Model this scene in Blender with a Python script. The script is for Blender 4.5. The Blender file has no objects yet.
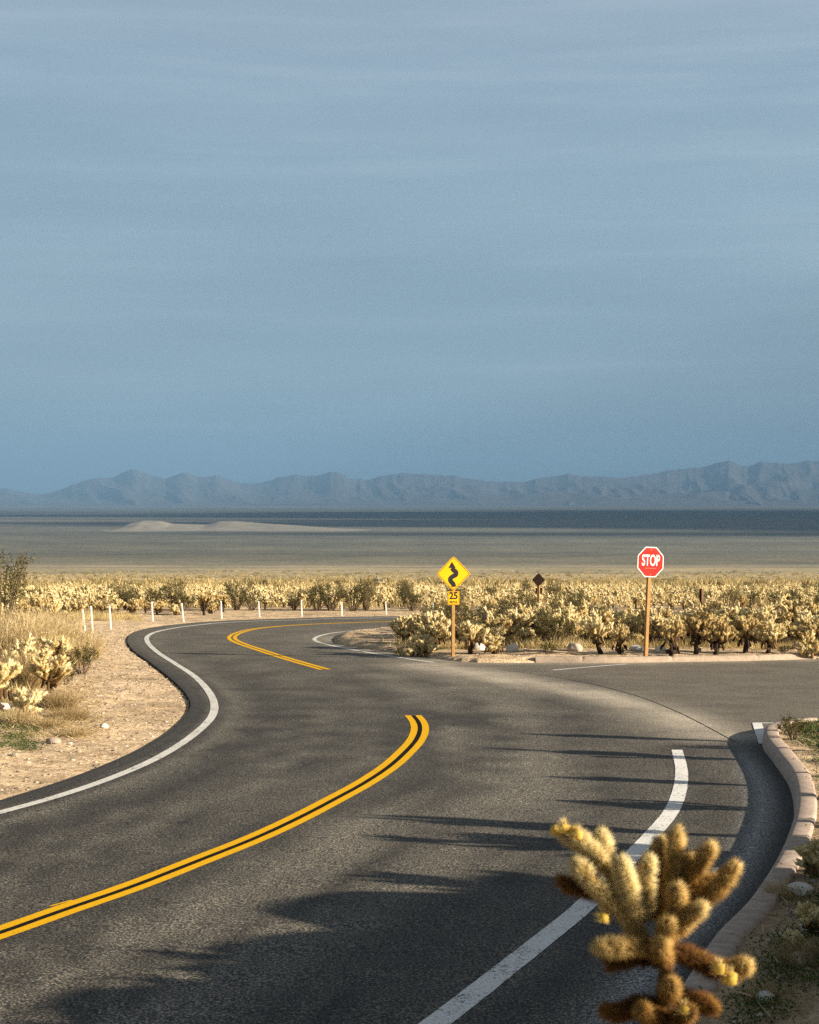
import bpy, math, random
import numpy as np
from mathutils import Vector, Matrix, Euler
from mathutils.geometry import delaunay_2d_cdt

random.seed(7)
RNG = np.random.default_rng(11)
C = bpy.context.scene.collection
R = math.radians
PI = math.pi

# ------------------------------------------------------------------ camera frame
F = 1700.0
HC = 3.1
PITCH = math.atan(12.0 / F)
SL = 0.025


def zp(y):
    """height of the undisturbed ground plane along the viewing axis: road bench, fan, basin."""
    y = np.asarray(y, float)
    z = -SL * np.clip(y, -30, 78)
    a = np.clip(y - 78, 0, 272)
    z = z - (0.047 * a - 0.022 * 15 * (1 - np.exp(-a / 15)))
    b = np.clip(y - 350, 0, 2150)
    z = z - 0.047 * (b - b * b / 4300.0)
    return z


def at(px, py, dz=0.0):
    """point of the road bench seen at a pixel of the photograph"""
    dx = (px - 409.5) / F
    dv = -(py - 512) / F
    c, s = math.cos(PITCH), math.sin(PITCH)
    ry = c + dv * s
    rz = -s + dv * c
    t = (HC - dz) / (-rz - SL * ry)
    return (t * dx, t * ry)


def atp(px, py, Y):
    """point at distance Y seen at a pixel"""
    dx = (px - 409.5) / F
    dv = -(py - 512) / F
    c, s = math.cos(PITCH), math.sin(PITCH)
    ry = c + dv * s
    rz = -s + dv * c
    t = Y / ry
    return Vector((t * dx, Y, HC + t * rz))


# ------------------------------------------------------------------ noise
def _hash(ix, iy, seed):
    h = (ix.astype(np.int64) * 374761393 + iy.astype(np.int64) * 668265263 + seed * 144665) & 0xFFFFFFFF
    h = ((h ^ (h >> 13)) * 1274126177) & 0xFFFFFFFF
    h = h ^ (h >> 16)
    return (h & 0xFFFFFF) / float(0xFFFFFF)


def vnoise(x, y, seed=0):
    x = np.asarray(x, float); y = np.asarray(y, float)
    ix = np.floor(x); iy = np.floor(y)
    fx = x - ix; fy = y - iy
    fx = fx * fx * (3 - 2 * fx); fy = fy * fy * (3 - 2 * fy)
    a = _hash(ix, iy, seed); b = _hash(ix + 1, iy, seed)
    c = _hash(ix, iy + 1, seed); d = _hash(ix + 1, iy + 1, seed)
    return (a * (1 - fx) + b * fx) * (1 - fy) + (c * (1 - fx) + d * fx) * fy


def fbm(x, y, seed=0, o=4, ridged=False):
    s = 0; a = 0.5; n = 0
    for k in range(o):
        v = vnoise(x * 2 ** k + 17.3 * k, y * 2 ** k - 9.1 * k, seed + k)
        if ridged:
            v = 1 - np.abs(2 * v - 1)
        s = s + a * v; n += a; a *= 0.5
    return s / n


# ------------------------------------------------------------------ polylines
def catmull(pts, step=0.3):
    P = [np.array(p, float) for p in pts]
    P = [2 * P[0] - P[1]] + P + [2 * P[-1] - P[-2]]
    out = []
    for i in range(1, len(P) - 2):
        p0, p1, p2, p3 = P[i - 1:i + 3]
        d = np.linalg.norm(p2 - p1)
        n = max(2, int(d / step))
        # centripetal-ish
        t0 = 0; t1 = t0 + max(np.linalg.norm(p1 - p0), 1e-4) ** .5
        t2 = t1 + max(d, 1e-4) ** .5; t3 = t2 + max(np.linalg.norm(p3 - p2), 1e-4) ** .5
        for k in range(n):
            t = t1 + (t2 - t1) * k / n
            A1 = (t1 - t) / (t1 - t0) * p0 + (t - t0) / (t1 - t0) * p1
            A2 = (t2 - t) / (t2 - t1) * p1 + (t - t1) / (t2 - t1) * p2
            A3 = (t3 - t) / (t3 - t2) * p2 + (t - t2) / (t3 - t2) * p3
            B1 = (t2 - t) / (t2 - t0) * A1 + (t - t0) / (t2 - t0) * A2
            B2 = (t3 - t) / (t3 - t1) * A2 + (t - t1) / (t3 - t1) * A3
            out.append((t2 - t) / (t2 - t1) * B1 + (t - t1) / (t2 - t1) * B2)
    out.append(P[-2])
    return np.array(out)


def smooth(p, n=2):
    p = p.copy()
    for _ in range(n):
        p[1:-1] = (p[:-2] + 2 * p[1:-1] + p[2:]) / 4
    return p


def px(pts):
    return [at(*p) for p in pts]


def seg_dist(Q, poly):
    """distance from points Q to an open polyline, index of nearest segment"""
    A = poly[:-1]; B = poly[1:]
    D = B - A; L2 = (D ** 2).sum(1) + 1e-12
    best = np.full(len(Q), 1e9); idx = np.zeros(len(Q), int)
    for s in range(0, len(Q), 4000):
        q = Q[s:s + 4000]
        w = q[:, None, :] - A[None]
        t = np.clip((w * D[None]).sum(2) / L2[None], 0, 1)
        d = w - t[..., None] * D[None]
        dd = (d ** 2).sum(2)
        i = dd.argmin(1)
        idx[s:s + 4000] = i
        best[s:s + 4000] = np.sqrt(dd[np.arange(len(q)), i])
    return best, idx


def inside(Q, poly):
    Q = np.asarray(Q, float)
    A = np.asarray(poly); B = np.roll(A, -1, axis=0)
    dy = B[:, 1] - A[:, 1]
    dy = np.where(dy == 0, 1e-12, dy)
    out = np.zeros(len(Q), bool)
    for s in range(0, len(Q), 4000):
        x = Q[s:s + 4000, 0:1]; y = Q[s:s + 4000, 1:2]
        c = ((A[None, :, 1] > y) != (B[None, :, 1] > y)) & (x < (B[:, 0] - A[:, 0])[None] * (y - A[None, :, 1]) / dy[None] + A[None, :, 0])
        out[s:s + 4000] = c.sum(1) % 2 == 1
    return out


left_edge = smooth(catmull(
    [(-15, -5), (-10.3, 5.5)] +
    px([(-450, 925), (-200, 858), (0, 800), (73, 777), (134, 752), (171, 730), (187, 714), (190.5, 703), (183, 690), (168, 676),
        (147, 660), (133, 650), (127.5, 641), (130, 635), (140, 630), (161, 626), (188, 623.2), (220, 620.8),
        (300, 618), (354, 616.6), (421, 615.8)]) + [(8, 75.6), (22, 74), (46, 69)]), 3)
back_edge = smooth(catmull([(46, 58), (22, 63), (10, 64.8), (3, 64.6)] +
                           px([(395, 628.6), (362, 631.4), (341, 634.6), (332.5, 639.5)])), 2)
front_edge = smooth(catmull(px([(332.5, 639.5), (336, 643.6), (354, 646.8), (381, 651.2), (408, 655), (434, 658.4),
                                (462, 662), (501, 663), (536, 662.6), (600, 663), (680, 661.9), (760, 660.6),
                                (819, 659)]) + [(17, 45.6), (24, 46.5), (46, 50)]), 2)
nose = smooth(catmull([(46, 31), (20, 28.6), (9.5, 28.0)] + px([(819, 728), (790, 730), (772, 733), (763, 738)]), .2), 2)
curb_edge = smooth(catmull(px([(763, 738), (762, 746), (775, 764.5), (789, 786.5), (793.5, 808), (791, 832), (775.5, 873),
                               (739, 928), (710, 957), (690, 990)]) + [(1.0, 9.2), (-0.6, 6.8), (-3, 3.4), (-6.5, -1), (-11, -8)], .2), 3)

ROADPOLY = np.vstack([left_edge, back_edge, front_edge[1:], nose, curb_edge[1:]])
_tag = np.concatenate([np.zeros(len(left_edge)), np.ones(len(back_edge)), np.ones(len(front_edge) - 1),
                       np.full(len(nose), 2), np.full(len(curb_edge) - 1, 2)]).astype(int)
ROADLOOP = np.vstack([ROADPOLY, ROADPOLY[:1]])


KX = at(540, 662)[0]


def ground_z(Q):
    """terrain height at Nx2 points"""
    Q = np.asarray(Q, float).reshape(-1, 2)
    x, y = Q[:, 0], Q[:, 1]
    z = zp(y)
    r = np.hypot(x, y)
    near = (r < 130)
    z = z + np.where(y > 90, (fbm(x / 40, y / 40, 5) - .5) * np.clip((y - 90) / 60, 0, 1) * 1.2 *
                     np.clip((1500 - y) / 1000, 0, 1), 0)
    qi = np.nonzero(near)[0]
    q = Q[qi]
    d, seg = seg_dist(q, ROADLOOP)
    ins = inside(q, ROADPOLY)
    tag = _tag[np.clip(seg, 0, len(_tag) - 1)]
    n1 = fbm(q[:, 0] * 1.1, q[:, 1] * 1.1, 3, 3) - .5
    n2 = fbm(q[:, 0] * 5, q[:, 1] * 5, 8, 2) - .5
    fall = np.clip((130 - r[qi]) / 40, 0, 1)
    rough = (n1 * .10 + n2 * .035) * np.clip(d / .5, .25, 1)
    far = q[:, 1] > 66
    left = -0.035 + rough*.8 + np.clip(d / 7, 0, 1) * np.where(far, .05, .30)
    isl = 0.02 + np.clip(d / .35, 0, 1) * .10 + rough * np.clip(d / .5, 0, 1) + np.clip(d / 6, 0, 1) * .1
    k = np.clip((20 - q[:, 1]) / 8, 0, 1)
    bank = .155 + rough * .9 * np.clip(d / .6, 0, 1) + d * (.045 + k * .15) * np.clip(d / 1.2, 0, 1)
    bank = np.minimum(bank, 1.45 + .03 * d)
    bank = np.where(d < .2, -.3, bank)
    isl = np.where((d < .17) & (q[:, 0] > KX) & (q[:, 1] < 52), -.3, isl)
    h = np.where(tag == 0, left, np.where(tag == 1, isl, bank))
    h = np.where(ins, -0.35 * np.clip(d / .08, 0, 1) + np.where(tag == 0, -.035, 0), h)
    z[qi] = z[qi] + h * fall
    return z


def gz(x, y):
    return float(ground_z(np.array([[x, y]]))[0])


# ------------------------------------------------------------------ materials
def new_mat(name):
    m = bpy.data.materials.new(name)
    m.use_nodes = True
    nt = m.node_tree
    b = nt.nodes['Principled BSDF']
    return m, nt, b


def N(nt, typ, **kw):
    n = nt.nodes.new(typ)
    for k, v in kw.items():
        setattr(n, k, v)
    return n


def ramp(nt, stops, interp='LINEAR'):
    r = nt.nodes.new('ShaderNodeValToRGB')
    r.color_ramp.interpolation = interp
    e = r.color_ramp.elements
    while len(e) < len(stops):
        e.new(.5)
    for i, (p, c) in enumerate(stops):
        e[i].position = p
        e[i].color = (*c, 1) if len(c) == 3 else c
    return r


def noise(nt, vec, scale, detail=4, rough=.55):
    n = nt.nodes.new('ShaderNodeTexNoise')
    n.inputs['Scale'].default_value = scale
    n.inputs['Detail'].default_value = detail
    n.inputs['Roughness'].default_value = rough
    if vec is not None:
        nt.links.new(vec, n.inputs['Vector'])
    return n


def mix(nt, fac, a, b, mode='MIX'):
    m = nt.nodes.new('ShaderNodeMix')
    m.data_type = 'RGBA'; m.blend_type = mode
    for s, v in (('Factor_Float', fac), ('A_Color', a), ('B_Color', b)):
        i = [k for k in m.inputs if k.identifier == s][0]
        if hasattr(v, 'is_linked'):
            nt.links.new(v, i)
        elif isinstance(v, (int, float)):
            i.default_value = v
        else:
            i.default_value = (*v, 1)
    return [o for o in m.outputs if o.identifier == 'Result_Color'][0]


def math_(nt, op, a, b=None, clamp=False):
    m = nt.nodes.new('ShaderNodeMath')
    m.operation = op; m.use_clamp = clamp
    for i, v in enumerate((a, b)):
        if v is None:
            continue
        if hasattr(v, 'is_linked'):
            nt.links.new(v, m.inputs[i])
        else:
            m.inputs[i].default_value = v
    return m.outputs[0]


def attr(nt, name):
    a = nt.nodes.new('ShaderNodeAttribute')
    a.attribute_name = name
    return a


def geo(nt):
    return nt.nodes.new('ShaderNodeNewGeometry').outputs['Position']


def objc(nt):
    return nt.nodes.new('ShaderNodeTexCoord').outputs['Object']


def bump(nt, b, h, strength=.4, dist=.02):
    n = nt.nodes.new('ShaderNodeBump')
    n.inputs['Strength'].default_value = strength
    n.inputs['Distance'].default_value = dist
    nt.links.new(h, n.inputs['Height'])
    nt.links.new(n.outputs['Normal'], b.inputs['Normal'])
    return n


def mat_simple(name, c0, c1, scale=20, rough=.85, bstr=.3, bdist=.01, spec=.25, coord='obj'):
    m, nt, b = new_mat(name)
    v = objc(nt) if coord == 'obj' else geo(nt)
    n = noise(nt, v, scale, 5)
    r = ramp(nt, [(.3, c0), (.7, c1)])
    nt.links.new(n.outputs['Fac'], r.inputs['Fac'])
    nt.links.new(r.outputs['Color'], b.inputs['Base Color'])
    b.inputs['Roughness'].default_value = rough
    b.inputs['Specular IOR Level'].default_value = spec
    if bstr:
        bump(nt, b, n.outputs['Fac'], bstr, bdist)
    return m


# ground -------------------------------------------------------------
def mat_ground():
    m, nt, b = new_mat('desert_ground')
    P = geo(nt)
    col = attr(nt, 'col').outputs['Color']
    near = attr(nt, 'near').outputs['Fac']
    n1 = noise(nt, P, 1.3, 6, .6)
    n2 = noise(nt, P, 13, 6, .72)
    vor = N(nt, 'ShaderNodeTexVoronoi'); vor.inputs['Scale'].default_value = 19
    nt.links.new(P, vor.inputs['Vector'])
    r1 = ramp(nt, [(.3, (.62, .60, .58)), (.5, (.98, .97, .95)), (.7, (1.22, 1.2, 1.16))])
    nt.links.new(n1.outputs['Fac'], r1.inputs['Fac'])
    r2 = ramp(nt, [(.33, (.42, .37, .33)), (.44, (.97, .96, .95)), (.55, (1.08, 1.07, 1.06)), (.68, (1.4, 1.38, 1.35))])
    nt.links.new(n2.outputs['Fac'], r2.inputs['Fac'])
    c1 = mix(nt, 1.0, col, r1.outputs['Color'], 'MULTIPLY')
    c2 = mix(nt, 1.0, c1, r2.outputs['Color'], 'MULTIPLY')
    rv = ramp(nt, [(.0, (.25, .25, .25)), (.16, (.0, .0, .0))])
    nt.links.new(vor.outputs['Distance'], rv.inputs['Fac'])
    c3 = mix(nt, rv.outputs['Color'], c2, vor.outputs['Color'], 'SOFT_LIGHT')
    n4 = noise(nt, P, 4.5, 5, .7)
    r4 = ramp(nt, [(.36, (.62, .56, .5)), (.47, (1, 1, 1)), (.62, (1.12, 1.11, 1.1))])
    nt.links.new(n4.outputs['Fac'], r4.inputs['Fac'])
    c3 = mix(nt, 1.0, c3, r4.outputs['Color'], 'MULTIPLY')
    # far plain: shrub dots
    f1 = noise(nt, P, .22, 4, .7)
    f2 = noise(nt, P, .012, 5, .6)
    q1 = ramp(nt, [(.36, (.45, .5, .42)), (.5, (1.0, 1.0, .98)), (.66, (1.5, 1.4, 1.25))])
    q2 = ramp(nt, [(.3, (.72, .76, .74)), (.7, (1.25, 1.2, 1.16))])
    nt.links.new(f1.outputs['Fac'], q1.inputs['Fac']); nt.links.new(f2.outputs['Fac'], q2.inputs['Fac'])
    d1 = mix(nt, 1.0, col, q1.outputs['Color'], 'MULTIPLY')
    d2 = mix(nt, 1.0, d1, q2.outputs['Color'], 'MULTIPLY')
    out = mix(nt, near, d2, c3)
    nt.links.new(out, b.inputs['Base Color'])
    b.inputs['Roughness'].default_value = .95
    b.inputs['Specular IOR Level'].default_value = .1
    h = math_(nt, 'ADD', n2.outputs['Fac'], math_(nt, 'MULTIPLY', n1.outputs['Fac'], 2.0))
    h = math_(nt, 'MULTIPLY', h, near)
    bump(nt, b, h, .8, .05)
    return m


def mat_asphalt():
    m, nt, b = new_mat('asphalt')
    P = geo(nt)
    wear = attr(nt, 'wear').outputs['Fac']      # polished wheel tracks
    age = attr(nt, 'age').outputs['Fac']        # older brown side road
    dust = attr(nt, 'dust').outputs['Fac']      # sand dragged onto the junction
    gut = attr(nt, 'gut').outputs['Fac']        # gravelly strip along the kerb
    edge = attr(nt, 'edge').outputs['Fac']      # fresh black left edging, dark strip along the kerb foot
    n1 = noise(nt, P, .9, 5, .6)
    n2 = noise(nt, P, 48, 2, .7)
    n3 = noise(nt, P, 105, 2, .8)
    vor = N(nt, 'ShaderNodeTexVoronoi'); vor.inputs['Scale'].default_value = 55
    nt.links.new(P, vor.inputs['Vector'])
    base = mix(nt, wear, (.036, .033, .030), (.128, .119, .104))
    base = mix(nt, age, base, (.128, .114, .094))
    agg = ramp(nt, [(.37, (.08, .08, .08)), (.46, (.55, .55, .55)), (.56, (1.4, 1.37, 1.32)), (.66, (3.9, 3.7, 3.3))])
    nt.links.new(n2.outputs['Fac'], agg.inputs['Fac'])
    a3 = ramp(nt, [(.35, (.5, .5, .5)), (.65, (1.5, 1.48, 1.42))])
    nt.links.new(n3.outputs['Fac'], a3.inputs['Fac'])
    lg = ramp(nt, [(.3, (.8, .8, .8)), (.7, (1.18, 1.17, 1.15))])
    nt.links.new(n1.outputs['Fac'], lg.inputs['Fac'])
    c = mix(nt, 1, base, lg.outputs['Color'], 'MULTIPLY')
    sp = mix(nt, math_(nt, 'MULTIPLY', age, .45), agg.outputs['Color'], (1, 1, 1))
    c = mix(nt, 1, c, sp, 'MULTIPLY')
    c = mix(nt, .8, c, mix(nt, 1, c, a3.outputs['Color'], 'MULTIPLY'))
    st = ramp(nt, [(.0, (1, 1, 1)), (.17, (0, 0, 0))])
    nt.links.new(vor.outputs['Distance'], st.inputs['Fac'])
    pick = N(nt, 'ShaderNodeSeparateColor'); nt.links.new(vor.outputs['Color'], pick.inputs[0])
    spk = math_(nt, 'MULTIPLY', math_(nt, 'GREATER_THAN', pick.outputs[0], .86), st.outputs['Color'])
    c = mix(nt, math_(nt, 'MULTIPLY', spk, .7), c, (.34, .30, .26))
    gr = ramp(nt, [(.38, (.03, .03, .03)), (.48, (.19, .19, .188)), (.6, (.62, .61, .6))])
    nt.links.new(n2.outputs['Fac'], gr.inputs['Fac']); g2 = gr.outputs['Color']
    c = mix(nt, math_(nt, 'MULTIPLY', gut, .75), c, g2)
    c = mix(nt, math_(nt, 'MULTIPLY', edge, .7), c, (.022, .021, .02))
    dn = math_(nt, 'MULTIPLY', dust, math_(nt, 'ADD', n1.outputs['Fac'], .15))
    c = mix(nt, dn, c, mix(nt, .4, (.52, .455, .365), mix(nt, 1, (.50, .44, .35), agg.outputs['Color'], 'MULTIPLY')))
    nt.links.new(c, b.inputs['Base Color'])
    b.inputs['Roughness'].default_value = .82
    b.inputs['Specular IOR Level'].default_value = .3
    h = math_(nt, 'ADD', n2.outputs['Fac'], math_(nt, 'MULTIPLY', n3.outputs['Fac'], .6))
    bump(nt, b, h, .5, .006)
    return m


def mat_paint(name, col, chip=.58, worn=(.03, .028, .025)):
    m, nt, b = new_mat(name)
    P = geo(nt)
    n1 = noise(nt, P, 34, 4, .8)
    n2 = noise(nt, P, 2.2, 3)
    s = math_(nt, 'ADD', math_(nt, 'MULTIPLY', n1.outputs['Fac'], .8), math_(nt, 'MULTIPLY', n2.outputs['Fac'], .2))
    r = ramp(nt, [(chip, (0, 0, 0)), (chip + .03, (1, 1, 1))])
    nt.links.new(s, r.inputs['Fac'])
    n3 = noise(nt, P, 90, 2)
    dirt = ramp(nt, [(.3, tuple(k * .72 for k in col)), (.6, col)])
    nt.links.new(n3.outputs['Fac'], dirt.inputs['Fac'])
    c = mix(nt, r.outputs['Color'], dirt.outputs['Color'], worn)
    nt.links.new(c, b.inputs['Base Color'])
    b.inputs['Roughness'].default_value = .8
    b.inputs['Specular IOR Level'].default_value = .08
    bump(nt, b, n3.outputs['Fac'], .35, .004)
    return m


def mat_plant(name, stops, transl=.0, rough=.8, tcol=None, nscale=60, orand=0.):
    """colour by the tone attribute (old to young growth; on the near cholla also painted sun and shade) with a little noise"""
    m, nt, b = new_mat(name)
    t = attr(nt, 'tone').outputs['Fac']
    n = noise(nt, objc(nt), nscale, 3)
    oi = nt.nodes.new('ShaderNodeObjectInfo').outputs['Random']
    tt = math_(nt, 'ADD', t, math_(nt, 'MULTIPLY', math_(nt, 'SUBTRACT', n.outputs['Fac'], .5), .45))
    tt = math_(nt, 'ADD', tt, math_(nt, 'MULTIPLY', math_(nt, 'SUBTRACT', oi, .5), orand), True)
    r = ramp(nt, stops)
    nt.links.new(tt, r.inputs['Fac'])
    nt.links.new(r.outputs['Color'], b.inputs['Base Color'])
    b.inputs['Roughness'].default_value = rough
    b.inputs['Specular IOR Level'].default_value = .2
    if transl > 0:
        tr = N(nt, 'ShaderNodeBsdfTranslucent')
        nt.links.new(r.outputs['Color'], tr.inputs['Color'])
        mx = N(nt, 'ShaderNodeMixShader')
        mx.inputs[0].default_value = transl
        nt.links.new(b.outputs[0], mx.inputs[1]); nt.links.new(tr.outputs[0], mx.inputs[2])
        nt.links.new(mx.outputs[0], nt.nodes['Material Output'].inputs['Surface'])
    return m


M = {}
M['ground'] = mat_ground()
M['asphalt'] = mat_asphalt()
M['white'] = mat_paint('white_road_paint', (.74, .72, .67), .55)
M['whitefresh'] = mat_paint('fresh_white_road_paint', (.88, .86, .82), .56)
M['yellow'] = mat_paint('yellow_road_paint', (.84, .455, .006), .60)
M['seam'] = mat_simple('tar_seam', (.010, .008, .006), (.022, .018, .014), 30, .95, .2, .004, .03)
M['kerb'] = mat_simple('kerb_concrete', (.31, .24, .19), (.48, .38, .31), 9, .9, .35, .008, coord='geo')
M['kerbtan'] = mat_simple('dusty_kerb_concrete', (.34, .26, .19), (.46, .36, .27), 9, .9, .4, .01, coord='geo')
M['rock'] = mat_simple('granite', (.27, .21, .16), (.5, .41, .32), 7, .9, .6, .03)
M['rockpale'] = mat_simple('pale_quartz_rock', (.5, .46, .4), (.72, .68, .6), 9, .85, .5, .02)
M['pebble'] = mat_plant('gravel_stone', [(0, (.16, .12, .09)), (.5, (.40, .31, .22)), (1, (.66, .58, .47))], 0, .9)
M['wood'] = mat_simple('weathered_post_timber', (.31, .165, .055), (.46, .26, .095), 12, .8, .3, .004)
M['wooddark'] = mat_simple('dark_post_timber', (.13, .065, .035), (.2, .105, .05), 12, .8, .3, .004)
M['signred'] = mat_simple('red_sign_sheeting', (.66, .016, .010), (.74, .022, .014), 3, .6, 0, spec=.12)
M['signwhite'] = mat_simple('white_sign_sheeting', (.76, .73, .68), (.82, .80, .76), 3, .6, 0, spec=.12)
M['signyellow'] = mat_simple('yellow_sign_sheeting', (.84, .43, .004), (.90, .47, .008), 3, .6, 0, spec=.12)
M['signblack'] = mat_simple('black_sign_ink', (.012, .012, .012), (.02, .02, .02), 3, .5, 0)
M['signback'] = mat_simple('brown_sign_back', (.095, .05, .03), (.15, .08, .045), 6, .7, 0)
M['metal'] = mat_simple('dull_galvanised_bolt', (.35, .35, .35), (.5, .5, .5), 20, .5, 0)
M['postwhite'] = mat_simple('white_marker_paint', (.70, .68, .63), (.82, .80, .76), 9, .7, .1, .002)
M['carwhite'] = mat_simple('white_car_paint', (.78, .78, .78), (.82, .82, .82), 2, .3, 0, spec=.5)
M['glass'] = mat_simple('dark_car_glass', (.02, .025, .03), (.03, .035, .04), 2, .12, 0, spec=.6)
M['rubber'] = mat_simple('tyre_rubber', (.02, .02, .02), (.03, .03, .03), 9, .8, 0)
M['lamp'] = mat_simple('car_lamp_lens', (.55, .5, .45), (.6, .55, .5), 3, .3, 0)
M['arms'] = mat_plant('cholla_spined_arms', [(0, (.04, .022, .012)), (.3, (.17, .095, .035)), (.55, (.42, .29, .11)), (.8, (.65, .51, .235)), (1, (.79, .67, .39))], .12, nscale=22, orand=.5)
M['trunk'] = mat_plant('cholla_old_trunk', [(0, (.022, .013, .009)), (.6, (.06, .035, .02)), (1, (.16, .085, .04))])
M['spine'] = mat_plant('cholla_spines', [(0, (.16, .07, .018)), (.35, (.47, .24, .05)), (.7, (.74, .55, .21)), (1, (.90, .78, .46))], .5, .6)
M['core'] = mat_plant('cholla_flesh', [(0, (.05, .025, .01)), (.5, (.22, .14, .035)), (1, (.36, .34, .12))], 0)
M['bud'] = mat_plant('cholla_bud', [(0, (.42, .26, .04)), (1, (.66, .46, .09))], .1)
M['leaf'] = mat_plant('creosote_leaves', [(0, (.028, .030, .009)), (.5, (.105, .098, .026)), (1, (.25, .215, .065))], .3)
M['stem'] = mat_plant('shrub_stems', [(0, (.05, .035, .025)), (1, (.19, .13, .08))])
M['straw'] = mat_plant('dry_grass_blades', [(0, (.20, .13, .055)), (.5, (.48, .36, .18)), (1, (.74, .61, .36))], .3)
M['scrub'] = mat_plant('dry_scrub', [(0, (.10, .085, .03)), (.35, (.30, .22, .085)), (.7, (.58, .44, .20)), (1, (.74, .62, .34))], .2, nscale=3)
M['weed'] = mat_plant('green_weeds', [(0, (.025, .045, .012)), (.6, (.075, .115, .03)), (1, (.20, .19, .06))], .25)


# ------------------------------------------------------------------ mesh builder
def tri_mesh(name, V, T, mats, mi=None, attrs=None, smooth=True):
    V = np.asarray(V, np.float32); T = np.asarray(T, np.int32)
    me = bpy.data.meshes.new(name)
    me.vertices.add(len(V)); me.vertices.foreach_set('co', V.ravel())
    me.loops.add(len(T) * 3); me.loops.foreach_set('vertex_index', T.ravel())
    me.polygons.add(len(T))
    me.polygons.foreach_set('loop_start', np.arange(0, len(T) * 3, 3, dtype=np.int32))
    me.polygons.foreach_set('loop_total', np.full(len(T), 3, np.int32))
    me.polygons.foreach_set('use_smooth', np.full(len(T), smooth, bool))
    if mi is not None:
        me.polygons.foreach_set('material_index', np.asarray(mi, np.int32))
    for m in mats:
        me.materials.append(m)
    for k, a in (attrs or {}).items():
        a = np.asarray(a, np.float32)
        if a.ndim == 1:
            at_ = me.attributes.new(k, 'FLOAT', 'POINT'); at_.data.foreach_set('value', a)
        else:
            at_ = me.attributes.new(k, 'FLOAT_COLOR', 'POINT'); at_.data.foreach_set('color', a.ravel())
    me.update(calc_edges=True)
    me.validate()
    return me


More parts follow.
